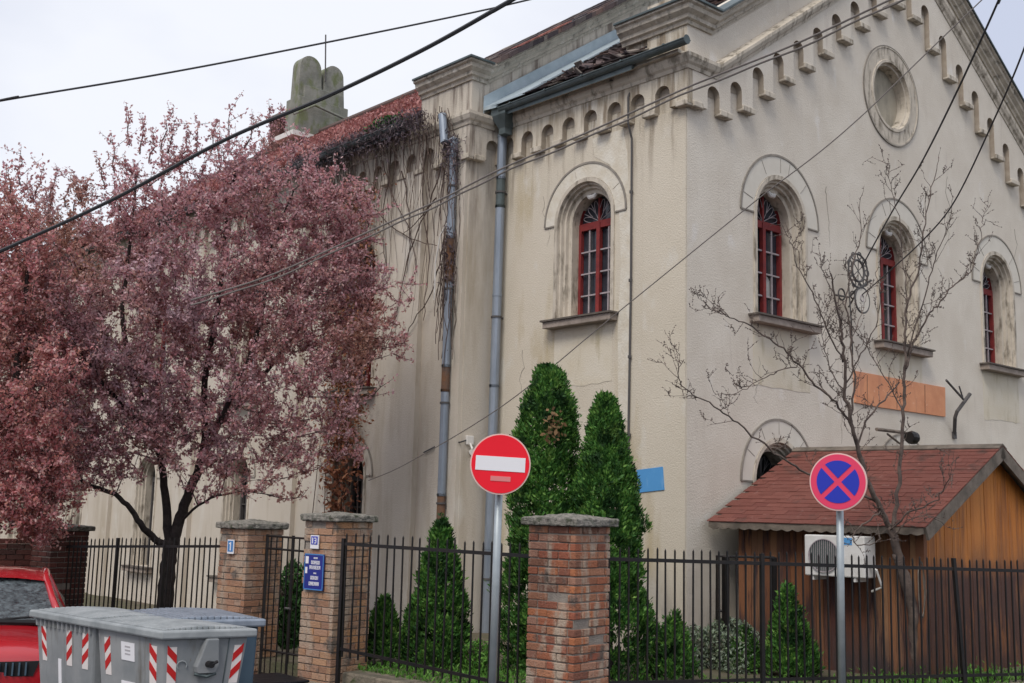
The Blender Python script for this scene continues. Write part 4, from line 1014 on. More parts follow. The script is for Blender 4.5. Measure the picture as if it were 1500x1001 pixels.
r3, g1_, g2_, z3 = container(K2, dB, .66, dA, 1.02, 'grey steel waste container with a row of ribs under its rim, beside the red car', tapes=[(2, .12, .05, .29, -1), (2, .40, .045, .29, -1), (2, .86, .04, .29, 1)], deco=False)
for i in range(13):
    mb = MB(); mb.plate([(i/13+.02, z3-.07), (i/13+.045, z3-.07), (i/13+.045, z3-.01), (i/13+.02, z3-.01)], [], g2_, .02, .0); mb.build('rib', 'binsteel', r3)
mb = MB(); bx2(mb, g2_, .55, .60, zr1-.75, zr1-.32, .001, .006); mb.build('white_mark', 'signwhite', r3)
# dark blue one behind
K3 = at(352, 903, 9.75); K3.z = -.6; K3 = K3+V((-.62, .14, 0))
container(K3, V((.96, -.22, 0)), .80, V((.1, 1, 0)), .95, 'dark blue waste container standing behind the grey one', m='binblue', lidm='zinc', zr=.745, deco=False, tapes=[])
q = at(402, 975, 12.6); q.z = -.6
bg = thing('black_crate', q, 'low black plastic box lying in front of the iron gate', 'box')
mb = MB(); mb.box((-.30, -.3, 0), (.22, .3, .42), lambda a, b, c2: q+V((a*(1+c2*.15), b, c2))); bev(mb.build('body', 'black', bg), .03)
mb = MB(); mb.box((-.33, -.34, .421), (.25, .34, .455), lambda a, b, c2: q+V((a, b, c2))); bev(mb.build('lid', 'black', bg), .02)

# ------------------------------------------------------------------ red car
CC = at(-22, 900, 13.0); CC.z = -.6; cazi = math.radians(200)       # heading of the car's nose
hd = V((math.sin(cazi), math.cos(cazi), 0)); rt_ = V((-hd.y, hd.x, 0))  # rt_: to the viewer's right
def cf(x, y, z): return CC+rt_*x+hd*y+V((0, 0, z))   # y>0 to the nose
car = thing('parked_car', CC, 'red car with reflections painted into its windscreen, facing us at the left edge behind the containers', 'car')
# cross sections along y: (y, halfwidth low, half width at belt, z bottom, z belt, crown)
secs = [(2.02, .62, .68, .25, .74, .02), (1.93, .78, .78, .20, .84, .02), (1.7, .86, .84, .20, .91, .03), (1.2, .89, .86, .2, .93, .05), (.85, .90, .87, .2, .98, .05), (0, .90, .88, .2, 1.0, .03), (-1.2, .90, .88, .2, 1.0, .03), (-1.9, .88, .84, .22, .98, .03), (-2.15, .78, .74, .3, .85, .02)]
mb = MB(); vs = []; fs = []; nn_ = 13
for y, wl, wb, zb, zt, cr in secs:
    ring = []
    ring += [(-wl*.9, zb), (-wl, zb+.15), (-wl*1.0, zb+.35*(zt-zb)), (-wb*1.01, zt-.18), (-wb*.96, zt-.03), (-wb*.6, zt+cr*.7), (0, zt+cr), (wb*.6, zt+cr*.7), (wb*.96, zt-.03), (wb*1.01, zt-.18), (wl, zb+.35*(zt-zb)), (wl, zb+.15), (wl*.9, zb)]
    vs += [cf(x, y, z) for x, z in ring]
for i in range(len(secs)-1):
    for k in range(nn_): a = i*nn_+k; b = i*nn_+(k+1) % nn_; fs.append((a, b, b+nn_, a+nn_))
fs += [tuple(range(nn_)), tuple(range((len(secs)-1)*nn_, len(secs)*nn_))]
mb.add(vs, fs); body = mb.build('body', 'carred', car, smooth=True); bv = body.modifiers.new('s', 'SUBSURF'); bv.levels = 2; bv.render_levels = 2
# greenhouse
def gh(secs, name, m, par):
    mb = MB(); vs = []; fs = []
    for y, w, z in secs: vs += [cf(-w, y, z), cf(w, y, z)]
    return vs
roofp = [(.98, .74, 1.0), (.25, .60, 1.42), (-.3, .60, 1.47), (-1.2, .58, 1.44), (-1.85, .62, 1.05)]
mb = MB(); vs = []; fs = []
for y, w, z in roofp:
    t = (z-1.0)/.47
    vs += [cf(-.86+(.0 if z < 1.1 else 0), y, 1.0 if z > 1.1 else z), cf(-w, y, z), cf(0, y, z+.03*t), cf(w, y, z), cf(.86, y, 1.0 if z > 1.1 else z)]
for i in range(4):
    for k in range(4): a = i*5+k; fs.append((a, a+1, a+6, a+5))
mb.add(vs, fs); gls = mb.build('windows', 'carglass', car, smooth=False)
mb = MB()
P = lambda i, s: roofp[i]
for s in (-1, 1):
    mb.tube([cf(s*.80, 1.0, .99), cf(s*.69, .6, 1.22), cf(s*.61, .25, 1.43), cf(s*.61, -.3, 1.475), cf(s*.59, -1.2, 1.445), cf(s*.70, -1.85, 1.03)], .038, 8)
    mb.tube([cf(s*.84, -.35, 1.0), cf(s*.61, -.4, 1.46)], .035, 8)
vs = []
for y, z in ((.33, 1.415), (.1, 1.46), (-.3, 1.49), (-1.2, 1.465), (-1.35, 1.40)):
    vs += [cf(-.62, y, z-.015), cf(-.3, y, z+.02), cf(.0, y, z+.03), cf(.3, y, z+.02), cf(.62, y, z-.015)]
fs = [(i*5+k, i*5+k+1, i*5+k+6, i*5+k+5) for i in range(4) for k in range(4)]
mb.add(vs, fs); mb.build('roof', 'carred', car, smooth=True)
mb = MB(); mb.tube([cf(-.85, .98, 1.0), cf(0, 1.06, 1.035), cf(.85, .98, 1.0)], .03, 6); mb.tube([cf(-.5, 1.0, 1.04), cf(.1, .98, 1.09)], .012, 5); mb.tube([cf(.1, 1.0, 1.04), cf(.65, .95, 1.08)], .012, 5); mb.build('wiper', 'rubber', car)
mb = MB(); vs = [(-.55, .60), (.55, .60), (.60, .74), (-.60, .74)]
mb.plate(vs, [], lambda u, o, z: cf(u, 1.99-.0*abs(u)+o, z), .02, -.10); grl = mb.build('grille', 'rubber', car)
mb = MB()
for i in range(-8, 9): mb.box((i*.06-.008, 2.0, .61), (i*.06+.008, 2.035, .73), lambda a, b, c2: cf(a+.0, b, c2))
mb.build('slat', 'binblue', grl)
mb = MB()
for s in (-1, 1): mb.tube([cf(s*.62, 1.93, .64), cf(s*.74, 1.86, .70), cf(s*.82, 1.70, .76)], [.05, .075, .04], 10)
h_ = mb.build('headlight', 'lamp', car)
for s in (-1, 1):
    mb = MB(); q = cf(s*.98, .75, 1.02); mb.tube([cf(s*.86, .75, .98), q+rt_*(-s*.06), q+rt_*(s*.02)+V((0, 0, .01)), q+rt_*(s*.09)], [.03, .07, .085, .05], 10); mb.build('wing_mirror', 'carred', car, smooth=True)
for s in (-1, 1):
    for y in (1.3, -1.35):
        mb = MB(); mb.tube([cf(s*.72, y, .32), cf(s*.92, y, .32)], .32, 24); wh = mb.build('wheel', 'rubber', car)
        mb = MB(); mb.tube([cf(s*.90, y, .32), cf(s*.93, y, .32)], .2, 20); mb.build('rim', 'chrome', wh)
mb = MB(); mb.plate([(-.26, .34), (.26, .34), (.26, .45), (-.26, .45)], [], lambda u, o, z: cf(u, 2.02+o, z), .02, 0.); mb.build('number_plate', 'signwhite', car)

# ------------------------------------------------------------------ overhead cables
def cable(pts, name, r, m, label, n=24, group='overhead cables'):
    """pts = [(x,y,depth)...] of the span; smooth sagging curve"""
    W = [at(*p) for p in pts]; out = []
    if not (30 < pts[0][0] < 1430 and pts[0][1] > 5): W.insert(0, W[0]+(W[0]-W[1]).normalized()*7)
    if not (30 < pts[-1][0] < 1430 and pts[-1][1] > 5): W.append(W[-1]+(W[-1]-W[-2]).normalized()*7)
    for i in range(len(W)-1):
        p0 = W[max(i-1, 0)]; p1, p2 = W[i], W[i+1]; p3 = W[min(i+2, len(W)-1)]
        for k in range(n):
            t = k/n; out.append(.5*((2*p1)+(p2-p0)*t+(2*p0-5*p1+4*p2-p3)*t*t+(3*p1-p0-3*p2+p3)*t**3))
    out.append(W[-1]); mb = MB()
    if isinstance(r, tuple):
        o = V((0, 0, r[1])); mb.tube(out, r[0], 6); mb.tube([p-o*(1+.12*math.sin(i*.3)) for i, p in enumerate(out)], r[0], 6)
    else: mb.tube(out, r, 6)
    return tag(mb.build(name, m), label, 'cable', group)
cable([(-60, 161, 11), (0, 148, 11), (240, 108, 11.5), (465, 65, 12), (700, 17, 12.6), (860, -20, 13)], 'overhead_cable', .010, 'cable', 'thin dark cable crossing the upper left sky just above the stone tablets')
cable([(-80, 401, 9.2), (0, 368, 9), (160, 295, 8.6), (330, 205, 8.2), (480, 141, 7.8), (620, 73, 7.3), (750, 0, 6.8), (850, -58, 6.5)], 'overhead_cable', .0135, 'cable', 'thick black cable rising steeply from the left edge across the plum crown')
cable([(1400, -45, 10.2), (1310, -3, 10.5), (1160, 67, 11), (1010, 127, 11.6), (870, 190, 12.1), (740, 245, 12.6), (650, 290, 12.9), (550, 335, 13.1), (400, 402, 13.3), (280, 440, 13.4)], 'overhead_cable', (.010, .055), 'cablegrey', 'twin strand grey cable sloping across the facade corner towards the plum crown')
cable([(1430, 8, 13.0), (1240, 190, 13.4), (1100, 300, 13.9), (900, 462, 14.7), (740, 592, 15.6), (600, 677, 16.6), (540, 704, 17.0)], 'overhead_cable', .007, 'cablegrey', 'very thin straight wire running diagonally below the side window')
cable([(1475, -40, 9.5), (1463, 0, 10), (1400, 138, 11.5), (1350, 238, 13.5), (1307, 310, 15.3), (1262, 392, 16.9)], 'overhead_cable', .010, 'cable', 'dark cable dropping from the top right to the iron bracket by the middle window')
cable([(1530, -20, 9), (1500, 72, 9.8), (1460, 167, 11), (1400, 292, 12.8), (1356, 348, 14.2), (1300, 400, 15.6), (1263, 432, 16.9)], 'overhead_cable', .009, 'cable', 'dark cable curving in from the right edge to the hanging round sign')

# ------------------------------------------------------------------ foliage helpers
def leafquads(mb, C, size, up=.3, aspect=.55, spread=None):
    n = len(C); a = NR.normal(size=(n, 3)); a[:, 2] += up; a /= np.linalg.norm(a, axis=1, keepdims=True)
    b = np.cross(a, NR.normal(size=(n, 3))); b /= np.linalg.norm(b, axis=1, keepdims=True)+1e-9
    s = size*NR.uniform(.6, 1.4, (n, 1))
    mb.quads(C, a*s, b*s*aspect*2); return mb
def limbs(mb, pts, r0, r1, n=8, wob=.0):
    P = [V(p) for p in pts]; out = []
    for i in range(len(P)-1):
        p0 = P[max(i-1, 0)]; p1, p2 = P[i], P[i+1]; p3 = P[min(i+2, len(P)-1)]
        for k in range(5):
            t = k/5; out.append(.5*((2*p1)+(p2-p0)*t+(2*p0-5*p1+4*p2-p3)*t*t+(3*p1-p0-3*p2+p3)*t**3)+V((R.uniform(-wob, wob), R.uniform(-wob, wob), R.uniform(-wob, wob))))
    out.append(P[-1]); m = len(out)
    mb.tube(out, [r0+(r1-r0)*(i/(m-1)) for i in range(m)], n); return out

# ------------------------------------------------------------------ red leaved plum trees
def plum(base, mains, blobs, ntar, label, leafm, sprigs, nleaf_scale=1., name='plum_tree'):
    root = thing(name, base, label, 'tree', 'red leaved plum trees')
    wood = MB(); nodes = []; 
    for pts, r0, r1 in mains:
        o = limbs(wood, pts, r0, r1, 9, .012); nodes += [(p, r0+(r1-r0)*i/len(o)) for i, p in enumerate(o)][4:]
    X = np.array([tuple(n[0]) for n in nodes]); PL = np.linalg.norm(X-np.array(tuple(base)), axis=1)
    T = []
    wts = np.array([b[2]**2*b[4] for b in blobs]); wts /= wts.sum()
    for k in NR.choice(len(blobs), ntar, p=wts):
        x, y, r, D, w = blobs[k]
        while True:
            q = NR.uniform(-1, 1, 3)
            if (q**2).sum() < 1: break
        dep = D+q[2]*min(r/FPX*D*1.2, 1.7)
        T.append(at(x+q[0]*r, y+q[1]*r, dep))
    T = np.array([tuple(t) for t in T]); order = np.argsort(np.linalg.norm(T-X.mean(0), axis=1)); LC = []; cen = np.array(tuple(base))
    small = MB()
    for i in order:
        t = T[i]; d = np.linalg.norm(X-t, axis=1); low = np.maximum(0, X[:, 2]-t[2])
        j = np.argmin(d+.25*PL+low*.8); dist = d[j]; p = X[j]
        if dist < .05: continue
        k = max(2, int(dist/.22)); mid = NR.normal(size=3)*dist*.07; mid[2] += dist*.02
        pts = [p+(t-p)*s/k+mid*math.sin(PI*s/k)+NR.normal(size=3)*.012 for s in range(k+1)]
        r0 = min(.006+.010*dist, .03); small.tube([V(q) for q in pts], [r0*(1-.75*s/k) for s in range(k+1)], 4, cap=False)
        X = np.concatenate([X, np.array(pts[1:])]); PL = np.concatenate([PL, PL[j]+np.linalg.norm(np.array(pts[1:])-p, axis=1)])
        L = max(dist, .35); st = max(0, 1-.9/L)
        nl = int(NR.uniform(22, 40)*nleaf_scale)
        tt = NR.uniform(st, 1.02, nl); idx = np.clip((tt*k).astype(int), 0, k-1); fr = (tt*k-idx)[:, None]
        A = np.array(pts)[idx]; B = np.array(pts)[idx+1]
        LC.append(A+(B-A)*fr+NR.normal(size=(nl, 3))*.030)
        for sp in range(3):   # side shoots
            q = A[NR.randint(nl)]; e = q+NR.normal(size=3)*.14+np.array([0, 0, .13]); small.tube([V(q), V(e)], [.005, .002], 3, cap=False)
            m = 16; LC.append(q+(e-q)*NR.uniform(.1, 1.05, (m, 1))+NR.normal(size=(m, 3))*.016)
    for x, y, D, L, lx in sprigs:   # upright shoots on the skyline
        p = np.array(tuple(at(x, y, D))); dirv = np.array([lx*.6+NR.normal()*.08, -lx*.4, 1.]); k = 5
        pts = [p+dirv*L*s/k+NR.normal(size=3)*.02 for s in range(k+1)]; small.tube([V(q) for q in pts], [.012*(1-.8*s/k) for s in range(k+1)], 4, cap=False)
        nl = int(150*L); tt = NR.uniform(0, k-.001, nl); ii = tt.astype(int)
        A = np.array(pts)[ii]; B = np.array(pts)[ii+1]; LC.append(A+(B-A)*(tt-ii)[:, None]+NR.normal(size=(nl, 3))*.028)
        for s in range(4):
            q = pts[1+s]; e = q+NR.normal(size=3)*.12+np.array([0, 0, .1]); small.tube([V(q), V(e)], [.005, .002], 3, cap=False); LC.append(q+(e-q)*NR.uniform(.1, 1.1, (12, 1))+NR.normal(size=(12, 3))*.02)
    tr_ = wood.build('trunk', 'bark', root, smooth=True, recalc=False); small.build('branches', 'plumtwig', root, recalc=False)
    C = np.concatenate(LC); mb = MB(); leafquads(mb, C, .0245, up=.2, aspect=.55)
    mb.build('crown', leafm, root); return root, len(C)
DT = 16.9; T0 = at(238, 930, DT); T0.z = -.5
A_ = lambda x, y, d=DT: at(x, y, d)
mains = [([T0, A_(243, 870), A_(247, 820), A_(252, 792)], .13, .10),
         ([A_(246, 800), A_(222, 786, 16.7), A_(204, 766, 16.5), A_(190, 745, 16.4), A_(160, 720, 16.2), A_(120, 705, 16), A_(90, 660, 15.9)], .055, .02),
         ([A_(249, 800), A_(244, 750), A_(240, 700), A_(228, 640, 16.6), A_(200, 560, 16.4), A_(180, 470, 16.3), A_(190, 360, 16.4), A_(200, 260, 16.5)], .07, .015),
         ([A_(252, 798), A_(262, 765), A_(275, 725, 17), A_(290, 690, 17.1), A_(300, 640, 17.2), A_(300, 560, 17.2), A_(320, 450, 17.1), A_(330, 340, 17.1), A_(345, 250, 17.)], .09, .02),
         ([A_(290, 690, 17.1), A_(330, 600, 16.8), A_(380, 480, 16.6), A_(395, 370, 16.7), A_(430, 280, 16.8)], .045, .012),
         ([A_(300, 640, 17.2), A_(370, 570, 17.6), A_(440, 480, 17.8), A_(500, 400, 17.9), A_(540, 330, 18)], .045, .01),
         ([A_(265, 765), A_(300, 735, 16.5), A_(350, 720, 16.2), A_(400, 725, 16.1)], .022, .006),
         ([A_(228, 640, 16.6), A_(150, 560, 16.2), A_(90, 460, 16.), A_(60, 350, 16)], .04, .01)]
blobs = [(40, 330, 60, 16.5, .7), (120, 330, 70, 16.5, 1), (230, 290, 75, 16.6, .9), (320, 270, 70, 16.8, .9), (400, 270, 75, 17, 1.0), (480, 300, 62, 17.3, 1.),
         (300, 400, 120, 16.8, 1.2), (430, 430, 110, 17, 1.1), (515, 400, 60, 17.4, 1.0), (500, 480, 70, 17.3, 1.0), (490, 310, 62, 17.4, .8), (160, 450, 130, 16.4, 1.2), (60, 480, 110, 16.2, 1.2), (565, 330, 40, 17.5, .22), (575, 430, 45, 17.4, .28), (580, 500, 40, 17.3, .25), (560, 560, 35, 17.2, .2), (300, 540, 120, 16.6, 1), (450, 560, 95, 16.9, .8), (545, 500, 48, 17.2, .35),
         (170, 600, 110, 16.3, .8), (80, 620, 90, 16.1, 1.), (380, 650, 80, 16.7, .55), (480, 640, 60, 16.9, .4), (270, 650, 70, 16.5, .5), (130, 690, 60, 16, .6), (330, 690, 50, 16.4, .5), (430, 690, 45, 16.6, .4), (225, 600, 70, 16.4, .6), (440, 360, 90, 17.2, 1)]
sp = [(190, 215, 16.6, .62, -.2), (205, 225, 16.6, .55, .1), (235, 215, 16.6, .62, .2), (248, 225, 16.7, .55, .1), (290, 230, 16.8, .6, -.2), (308, 225, 16.8, .55, .1), (335, 215, 16.8, .62, -.25), (360, 215, 16.9, .45, .2), (395, 200, 17, .45, .1), (412, 190, 17, .35, .0),
      (170, 255, 16.5, .6, -.4), (155, 275, 16.5, .45, -.3), (265, 240, 16.7, .5, .2), (30, 270, 16.4, .55, -.1), (50, 290, 16.4, .5, .2), (75, 290, 16.4, .5, .1), (95, 300, 16.4, .45, .3), (130, 300, 16.5, .35, -.5), (5, 290, 16.4, .5, 0), (440, 215, 17, .3, .3), (220, 235, 16.6, .5, 0), (320, 235, 16.7, .5, 0), (380, 230, 16.9, .35, 0)]
_, n1_ = plum(T0, mains, blobs, 2350, 'red leaved plum tree with a dark forked trunk behind the fence by the buff pillar', 'plum', sp)
T1 = at(-30, 930, 15.5); T1.z = -.6
mains = [([T1, at(-28, 850, 15.5), at(-20, 760, 15.5)], .12, .09), ([at(-20, 770, 15.5), at(10, 650, 15.3), at(30, 500, 15.2), at(40, 380, 15.2)], .08, .02), ([at(-22, 770, 15.5), at(-60, 640, 15.3), at(-80, 480, 15.2)], .07, .02), ([at(-20, 760, 15.5), at(30, 700, 15.0), at(80, 640, 14.9)], .04, .012)]
blobs = [(10, 400, 90, 15.3, 1), (-60, 450, 110, 15.3, .7), (20, 560, 110, 15.1, 1.1), (60, 670, 70, 15, .9), (0, 720, 70, 15, 1), (40, 740, 55, 15.1, 1.1), (95, 700, 40, 15.1, .9), (70, 765, 40, 15.1, .8), (-60, 620, 90, 15.2, .7), (20, 340, 50, 15.4, .7), (110, 730, 25, 15.2, .4)]
plum(T1, mains, blobs, 1000, 'second red leaved plum tree leaning in over the red car at the left edge', 'plumred', [(15, 290, 15.4, .4, 0), (-10, 300, 15.4, .4, 0)])
print('leaves', n1_)

# ------------------------------------------------------------------ creeper on the nave eave and wall
cv = thing('wall_creeper', V((-1.0, 6.5, -.14)), 'bare wall creeper hanging in dark tufts from the nave gutter and downpipe', 'creeper')
mb = MB()
for i in range(150):
    y = R.uniform(4.2, 8.6)**1.0; z = 8.15; L = abs(R.gauss(0, 1))*1.6+.3
    pts = []; x = -NE-R.uniform(.14, .42); yy = y; k = 7; dy = R.uniform(-.25, .25)
    for s in range(k+1):
        t = s/k; pts.append(V((x+(-NE-.13-x)*min(1, t*1.5)-R.uniform(0, .03), yy+dy*t*L+R.uniform(-.05, .05), z-L*t)))
    mb.tube(pts, [.007*(1-.6*s/k) for s in range(k+1)], 4, cap=False)
for i in range(60):    # tangle round the upper downpipe
    a = pA.lerp(pB, R.uniform(.0, .4)); pts = [a+V((R.uniform(-.12, .05), R.uniform(-.16, .16), 0))]
    for s in range(6): pts.append(pts[-1]+V((R.uniform(-.03, .03), R.uniform(-.05, .05), -R.uniform(.1, .25))))
    mb.tube(pts, .007, 4, cap=False)
# long stems climbing the wall
for pts in ([(648, 235), (630, 300), (600, 370), (585, 440), (572, 490), (560, 520)], [(660, 330), (640, 400), (632, 430), (600, 480), (590, 500)], [(590, 250), (600, 330), (596, 400)], [(545, 300), (590, 345), (640, 360)],
            [(560, 235), (575, 285), (600, 340), (610, 400)], [(640, 290), (615, 320), (590, 345)], [(575, 200), (570, 260), (560, 320), (565, 400)], [(625, 200), (620, 290), (628, 380), (620, 470)]):
    limbs(mb, [pxd(x, y, -NE-.14) for x, y in pts], .013, .006, 5, .02)
mb.build('stems', 'vine', cv, recalc=False)
mb = MB(); C = []
for i in range(5200):
    y = R.uniform(4.7, 8.9); t = abs(R.gauss(0, .19)); x = -NE-.40+R.gauss(0, .10)
    C.append((x, y, 8.16-t+R.uniform(0, .12)))
for i in range(650):
    a = pA.lerp(pB, min(.5, abs(R.gauss(0, .05)))); C.append(tuple(a+V((R.gauss(-.03, .08), R.gauss(0, .10), R.gauss(0, .06)))))
for i in range(500):
    a = pA.lerp(pB, R.gauss(.30, .04)); C.append(tuple(a+V((R.gauss(-.03, .05), R.gauss(0, .06), R.gauss(0, .06)))))
leafquads(mb, np.array(C), .04, up=-1.0, aspect=.2); mb.build('tufts', 'vinedark', cv)
mb = MB(); C = [(-NE-.36+R.gauss(0, .06), R.gauss(5.75, .22), 8.24+R.gauss(0, .05)) for i in range(500)]; leafquads(mb, np.array(C), .035); mb.build('green_shoots', 'darkgreen', cv)
mb = MB(); C = [(-NE-.42+R.gauss(0, .10), R.gauss(10.2, .35), 8.1+R.gauss(0, .13)) for i in range(900)]; leafquads(mb, np.array(C), .045, up=-.5, aspect=.3); mb.build('tufts', 'vinedark', cv)
# red creeper leaves spread over the nave roof tiles
mb = MB(); n = 26000; y = NR.uniform(5.2, 24, n); x = NR.uniform(-NE-.38, 4.5, n)**1.0
ok = (np.sin(x*3.1+y*1.7)+np.sin(y*2.3-x*1.9)+NR.normal(size=n)*.8) > -.9
C = np.stack([x, y, 8.12+SU*(x+NE+.38)+.05+np.abs(NR.normal(size=n))*.05], 1)[ok]; leafquads(mb, C, .05, up=1.2, aspect=.5)
tag(mb.build('roof_creeper', 'ivyred'), 'mat of red creeper leaves spread over the nave roof slope', 'creeper')
# dry orange creeper round the nearest low nave window
mb = MB(); C = []
for i in range(1500):
    a = R.uniform(0, 1); z = 2.9-3.0*a; C.append((-NE-.06-abs(R.gauss(0, .06)), 7.05+R.gauss(.1, .26+.08*math.sin(a*9)), z))
leafquads(mb, np.array(C), .05, up=-.3, aspect=.55)
for i in range(5200):
    z = R.uniform(2.9, 7.4); C.append((-NE-.10-abs(R.gauss(0, .07)), 7.0+R.gauss(.05, .34), z))
leafquads(mb, np.array(C[1500:]), .036, up=-.3, aspect=.5)
cable_pts = [pxd(x, y, -NE-.2) for x, y in ((660, 318), (645, 345), (638, 385), (637, 420), (636, 440))]
mw = MB(); mw.tube(cable_pts, .012, 5); mw.build('loose_wire', 'white', cv)
wc = thing('dry_creeper', V((-NE-.1, 7.1, -.14)), 'dry orange brown creeper hanging over the low nave window behind the street name pillar', 'creeper')
mb.build('leaves', 'orangeleaf', wc)
mb = MB()
for i in range(14): 
    y = R.gauss(7.15, .28); mb.tube([V((-NE-.05, y, -.1)), V((-NE-.08, y+R.gauss(0, .12), 1.5)), V((-NE-.06, y+R.gauss(0, .2), 3.2+R.random()))], [.014, .01, .005], 4, cap=False)
mb.build('stems', 'vine', wc, recalc=False)

# ------------------------------------------------------------------ conifers and shrubs
def conifer(base, H, rb, prof, n, label, size=.028, name='conifer', m='thuja', group='evergreen conifers in the garden', brown=False, lean=(0, 0)):
    root = thing(name, base, label, 'conifer', group)
    mb = MB(); mb.tube([base, base+V((lean[0], lean[1], H*.9))], [.06*H/4+.01, .01], 8); mb.build('trunk', 'bark', root)
    mb = MB(); bro = MB(); k = int(n); CA = []
    lum = [(R.uniform(0, 2*PI), R.uniform(0, 1), R.uniform(.1, .35)) for _ in range(int(70))]
    cl = [(R.uniform(0, 2*PI), 1-math.sqrt(R.random()*.985) if prof == 'cone' else R.random()**.9, R.uniform(.8, 1.12)) for _ in range(max(60, k//26))]
    for i in range(k):
        t = 1-math.sqrt(R.random()*.985) if prof == 'cone' else R.random()**.9
        a = R.uniform(0, 2*PI); inc = R.random() < .8; cw = 1.
        if inc:
            q = R.choice(cl); a = q[0]+R.gauss(0, .055)/max(.08, rb*(1-q[1])); t = min(.995, max(0, q[1]+abs(R.gauss(0, .075))/H-.02)); cw = q[2]
        if prof == 'cone': rad = rb*(1-t)**.85+.012
        else: rad = rb*((min(1, (1-t)*3.4)**.5) if prof == 'col' else (1.15-t*.2)*(1-t)**.55)*(.86+.14*math.sin(t*5))+.02
        lump = 0
        for (la, lt, ls) in lum:
            da = (a-la+PI) % (2*PI)-PI; q = (da*rad/.2)**2+((t-lt)*H/.22)**2
            if q < 4: lump += ls*math.exp(-q)
        lump = min(lump, .34)
        rad *= (.74+lump*1.0)
        rr = rad*(R.random()**.28) if not inc else rad*cw*(1.04-abs(R.gauss(0, .10)))
        P = base+V((math.cos(a)*rr+lean[0]*t, math.sin(a)*rr+lean[1]*t, .04+t*H))
        CA.append((tuple(P), a))
    # each spray = fan of blades pointing up and out
    nb = 9; C = []; A = []; B = []
    P = np.array([c[0] for c in CA]); an = np.array([c[1] for c in CA])
    out = np.stack([np.cos(an), np.sin(an), np.zeros_like(an)], 1); side = np.stack([-np.sin(an), np.cos(an), np.zeros_like(an)], 1); up = np.array([0, 0, 1.])
    for j in range(nb):
        th = NR.normal(0, .6, (len(P), 1)); d = out*NR.uniform(.2, .9, (len(P), 1))+up*np.cos(th)+side*np.sin(th)+NR.normal(0, .2, (len(P), 3)); d /= np.linalg.norm(d, axis=1, keepdims=True)
        b = np.cross(d, out+NR.normal(0, .5, (len(P), 3))); b /= np.linalg.norm(b, axis=1, keepdims=True)
        s = size*NR.uniform(.6, 1.3, (len(P), 1)); c = P+d*s*1.2+NR.normal(0, .02, (len(P), 3))
        C.append(c); A.append(d*s); B.append(b*s*.75)
    mb.quads(np.concatenate(C), np.concatenate(A), np.concatenate(B)); mb.build('foliage', m, root)
    if brown:
        C = np.array([tuple(base+V((-.30+R.gauss(0, .07), -.42+R.gauss(0, .06), H*.80+R.gauss(0, .09)))) for _ in range(70)]); leafquads(bro, C, .035); bro.build('dead_sprays', 'thujaore', root)
    return root
def gbase(x, y, D, z=-.14): p = at(x, y, D); p.z = z; return p
def htop(x, y, D): return at(x, y, D).z+.14
# tall pair behind the corner pillar
b = gbase(797, 900, 13.6); conifer(b, htop(795, 531, 13.6)-.06, .50, 'col', 8200, 'tallest bright green conifer, left one of the pair behind the corner brick pillar', brown=True, lean=(-.0, 0.))
b = gbase(893, 900, 13.2); conifer(b, htop(874, 578, 13.2)-.05, .60, 'cone2', 8200, 'tall green conifer, right one of the pair behind the corner brick pillar', lean=(-.12, 0))
b = gbase(640, 960, 13.6); conifer(b, htop(637, 762, 13.6), .39, 'cone', 3400, 'pointed young conifer behind the fence beside the street name pillar', size=.03)
b = gbase(560, 960, 13.8); conifer(b, htop(560, 886, 13.8), .27, 'cone', 900, 'short conifer left of the pointed one, behind the left fence', size=.03)
b = gbase(986, 990, 12.9); conifer(b, htop(988, 908, 12.9), .25, 'cone', 900, 'small conifer at the foot of the tall pair, right of the corner pillar', size=.028)
b = gbase(1160, 990, 13.6); conifer(b, htop(1150, 868, 13.6), .28, 'cone', 1900, 'young conical conifer in front of the kiosk, left of the no stopping sign', size=.03, lean=(-.08, .0))
b = gbase(1090, 990, 14.0); conifer(b, .42, .22, 'cone', 500, 'very low conifer seedling between the grey shrub and the kiosk', size=.028)
def bush(base, rx, rz, n, m, label, size=.03, name='shrub', tall=None, cat='shrub'):
    root = thing(name, base, label, cat)
    C = []
    for i in range(n):
        a = R.uniform(0, 2*PI); t = R.random()**.6; ph = R.random()
        r = rx*math.sqrt(R.random())*(.75+.25*math.sin(3*a+2)); z = rz*R.random()*math.sqrt(max(.02, 1-(r/rx)**2))
        C.append(tuple(base+V((math.cos(a)*r, math.sin(a)*r, z))))
    mb = MB(); leafquads(mb, np.array(C), size, up=.8, aspect=.4); mb.build('leaves', m, root)
    mb = MB()
    for i in range(18):
        a = R.uniform(0, 2*PI); mb.tube([base, base+V((math.cos(a)*rx*.7, math.sin(a)*rx*.7, rz*R.uniform(.5, 1)))], [.008, .003], 4, cap=False)
    mb.build('stems', 'vine', root, recalc=False); return root
bush(gbase(1070, 985, 14.2), .50, .62, 5200, 'sage', 'grey green rounded shrub behind the right fence', .028)
bush(gbase(1018, 985, 14.3), .30, .52, 1500, 'sage', 'smaller grey green shrub between the little conifer and the rounded one', .028)
bush(gbase(424, 960, 15.3), .27, 1.15, 3600, 'darkgreen', 'dark green upright shrub seen through the iron gate', .035)
bush(gbase(510, 985, 13.2, -.5), .32, .55, 2600, 'weed', 'bright green weeds spilling over the kerb at the foot of the street name pillar', .03, name='weeds', cat='weeds')
bush(gbase(480, 1000, 12.9, -.6), .22, .40, 1100, 'weed', 'leafy weed clump at the plinth of the street name pillar', .028, name='weeds', cat='weeds')
bush(gbase(700, 985, 13.2), .26, .40, 900, 'weed', 'low leafy plant behind the no entry sign pole', .028)
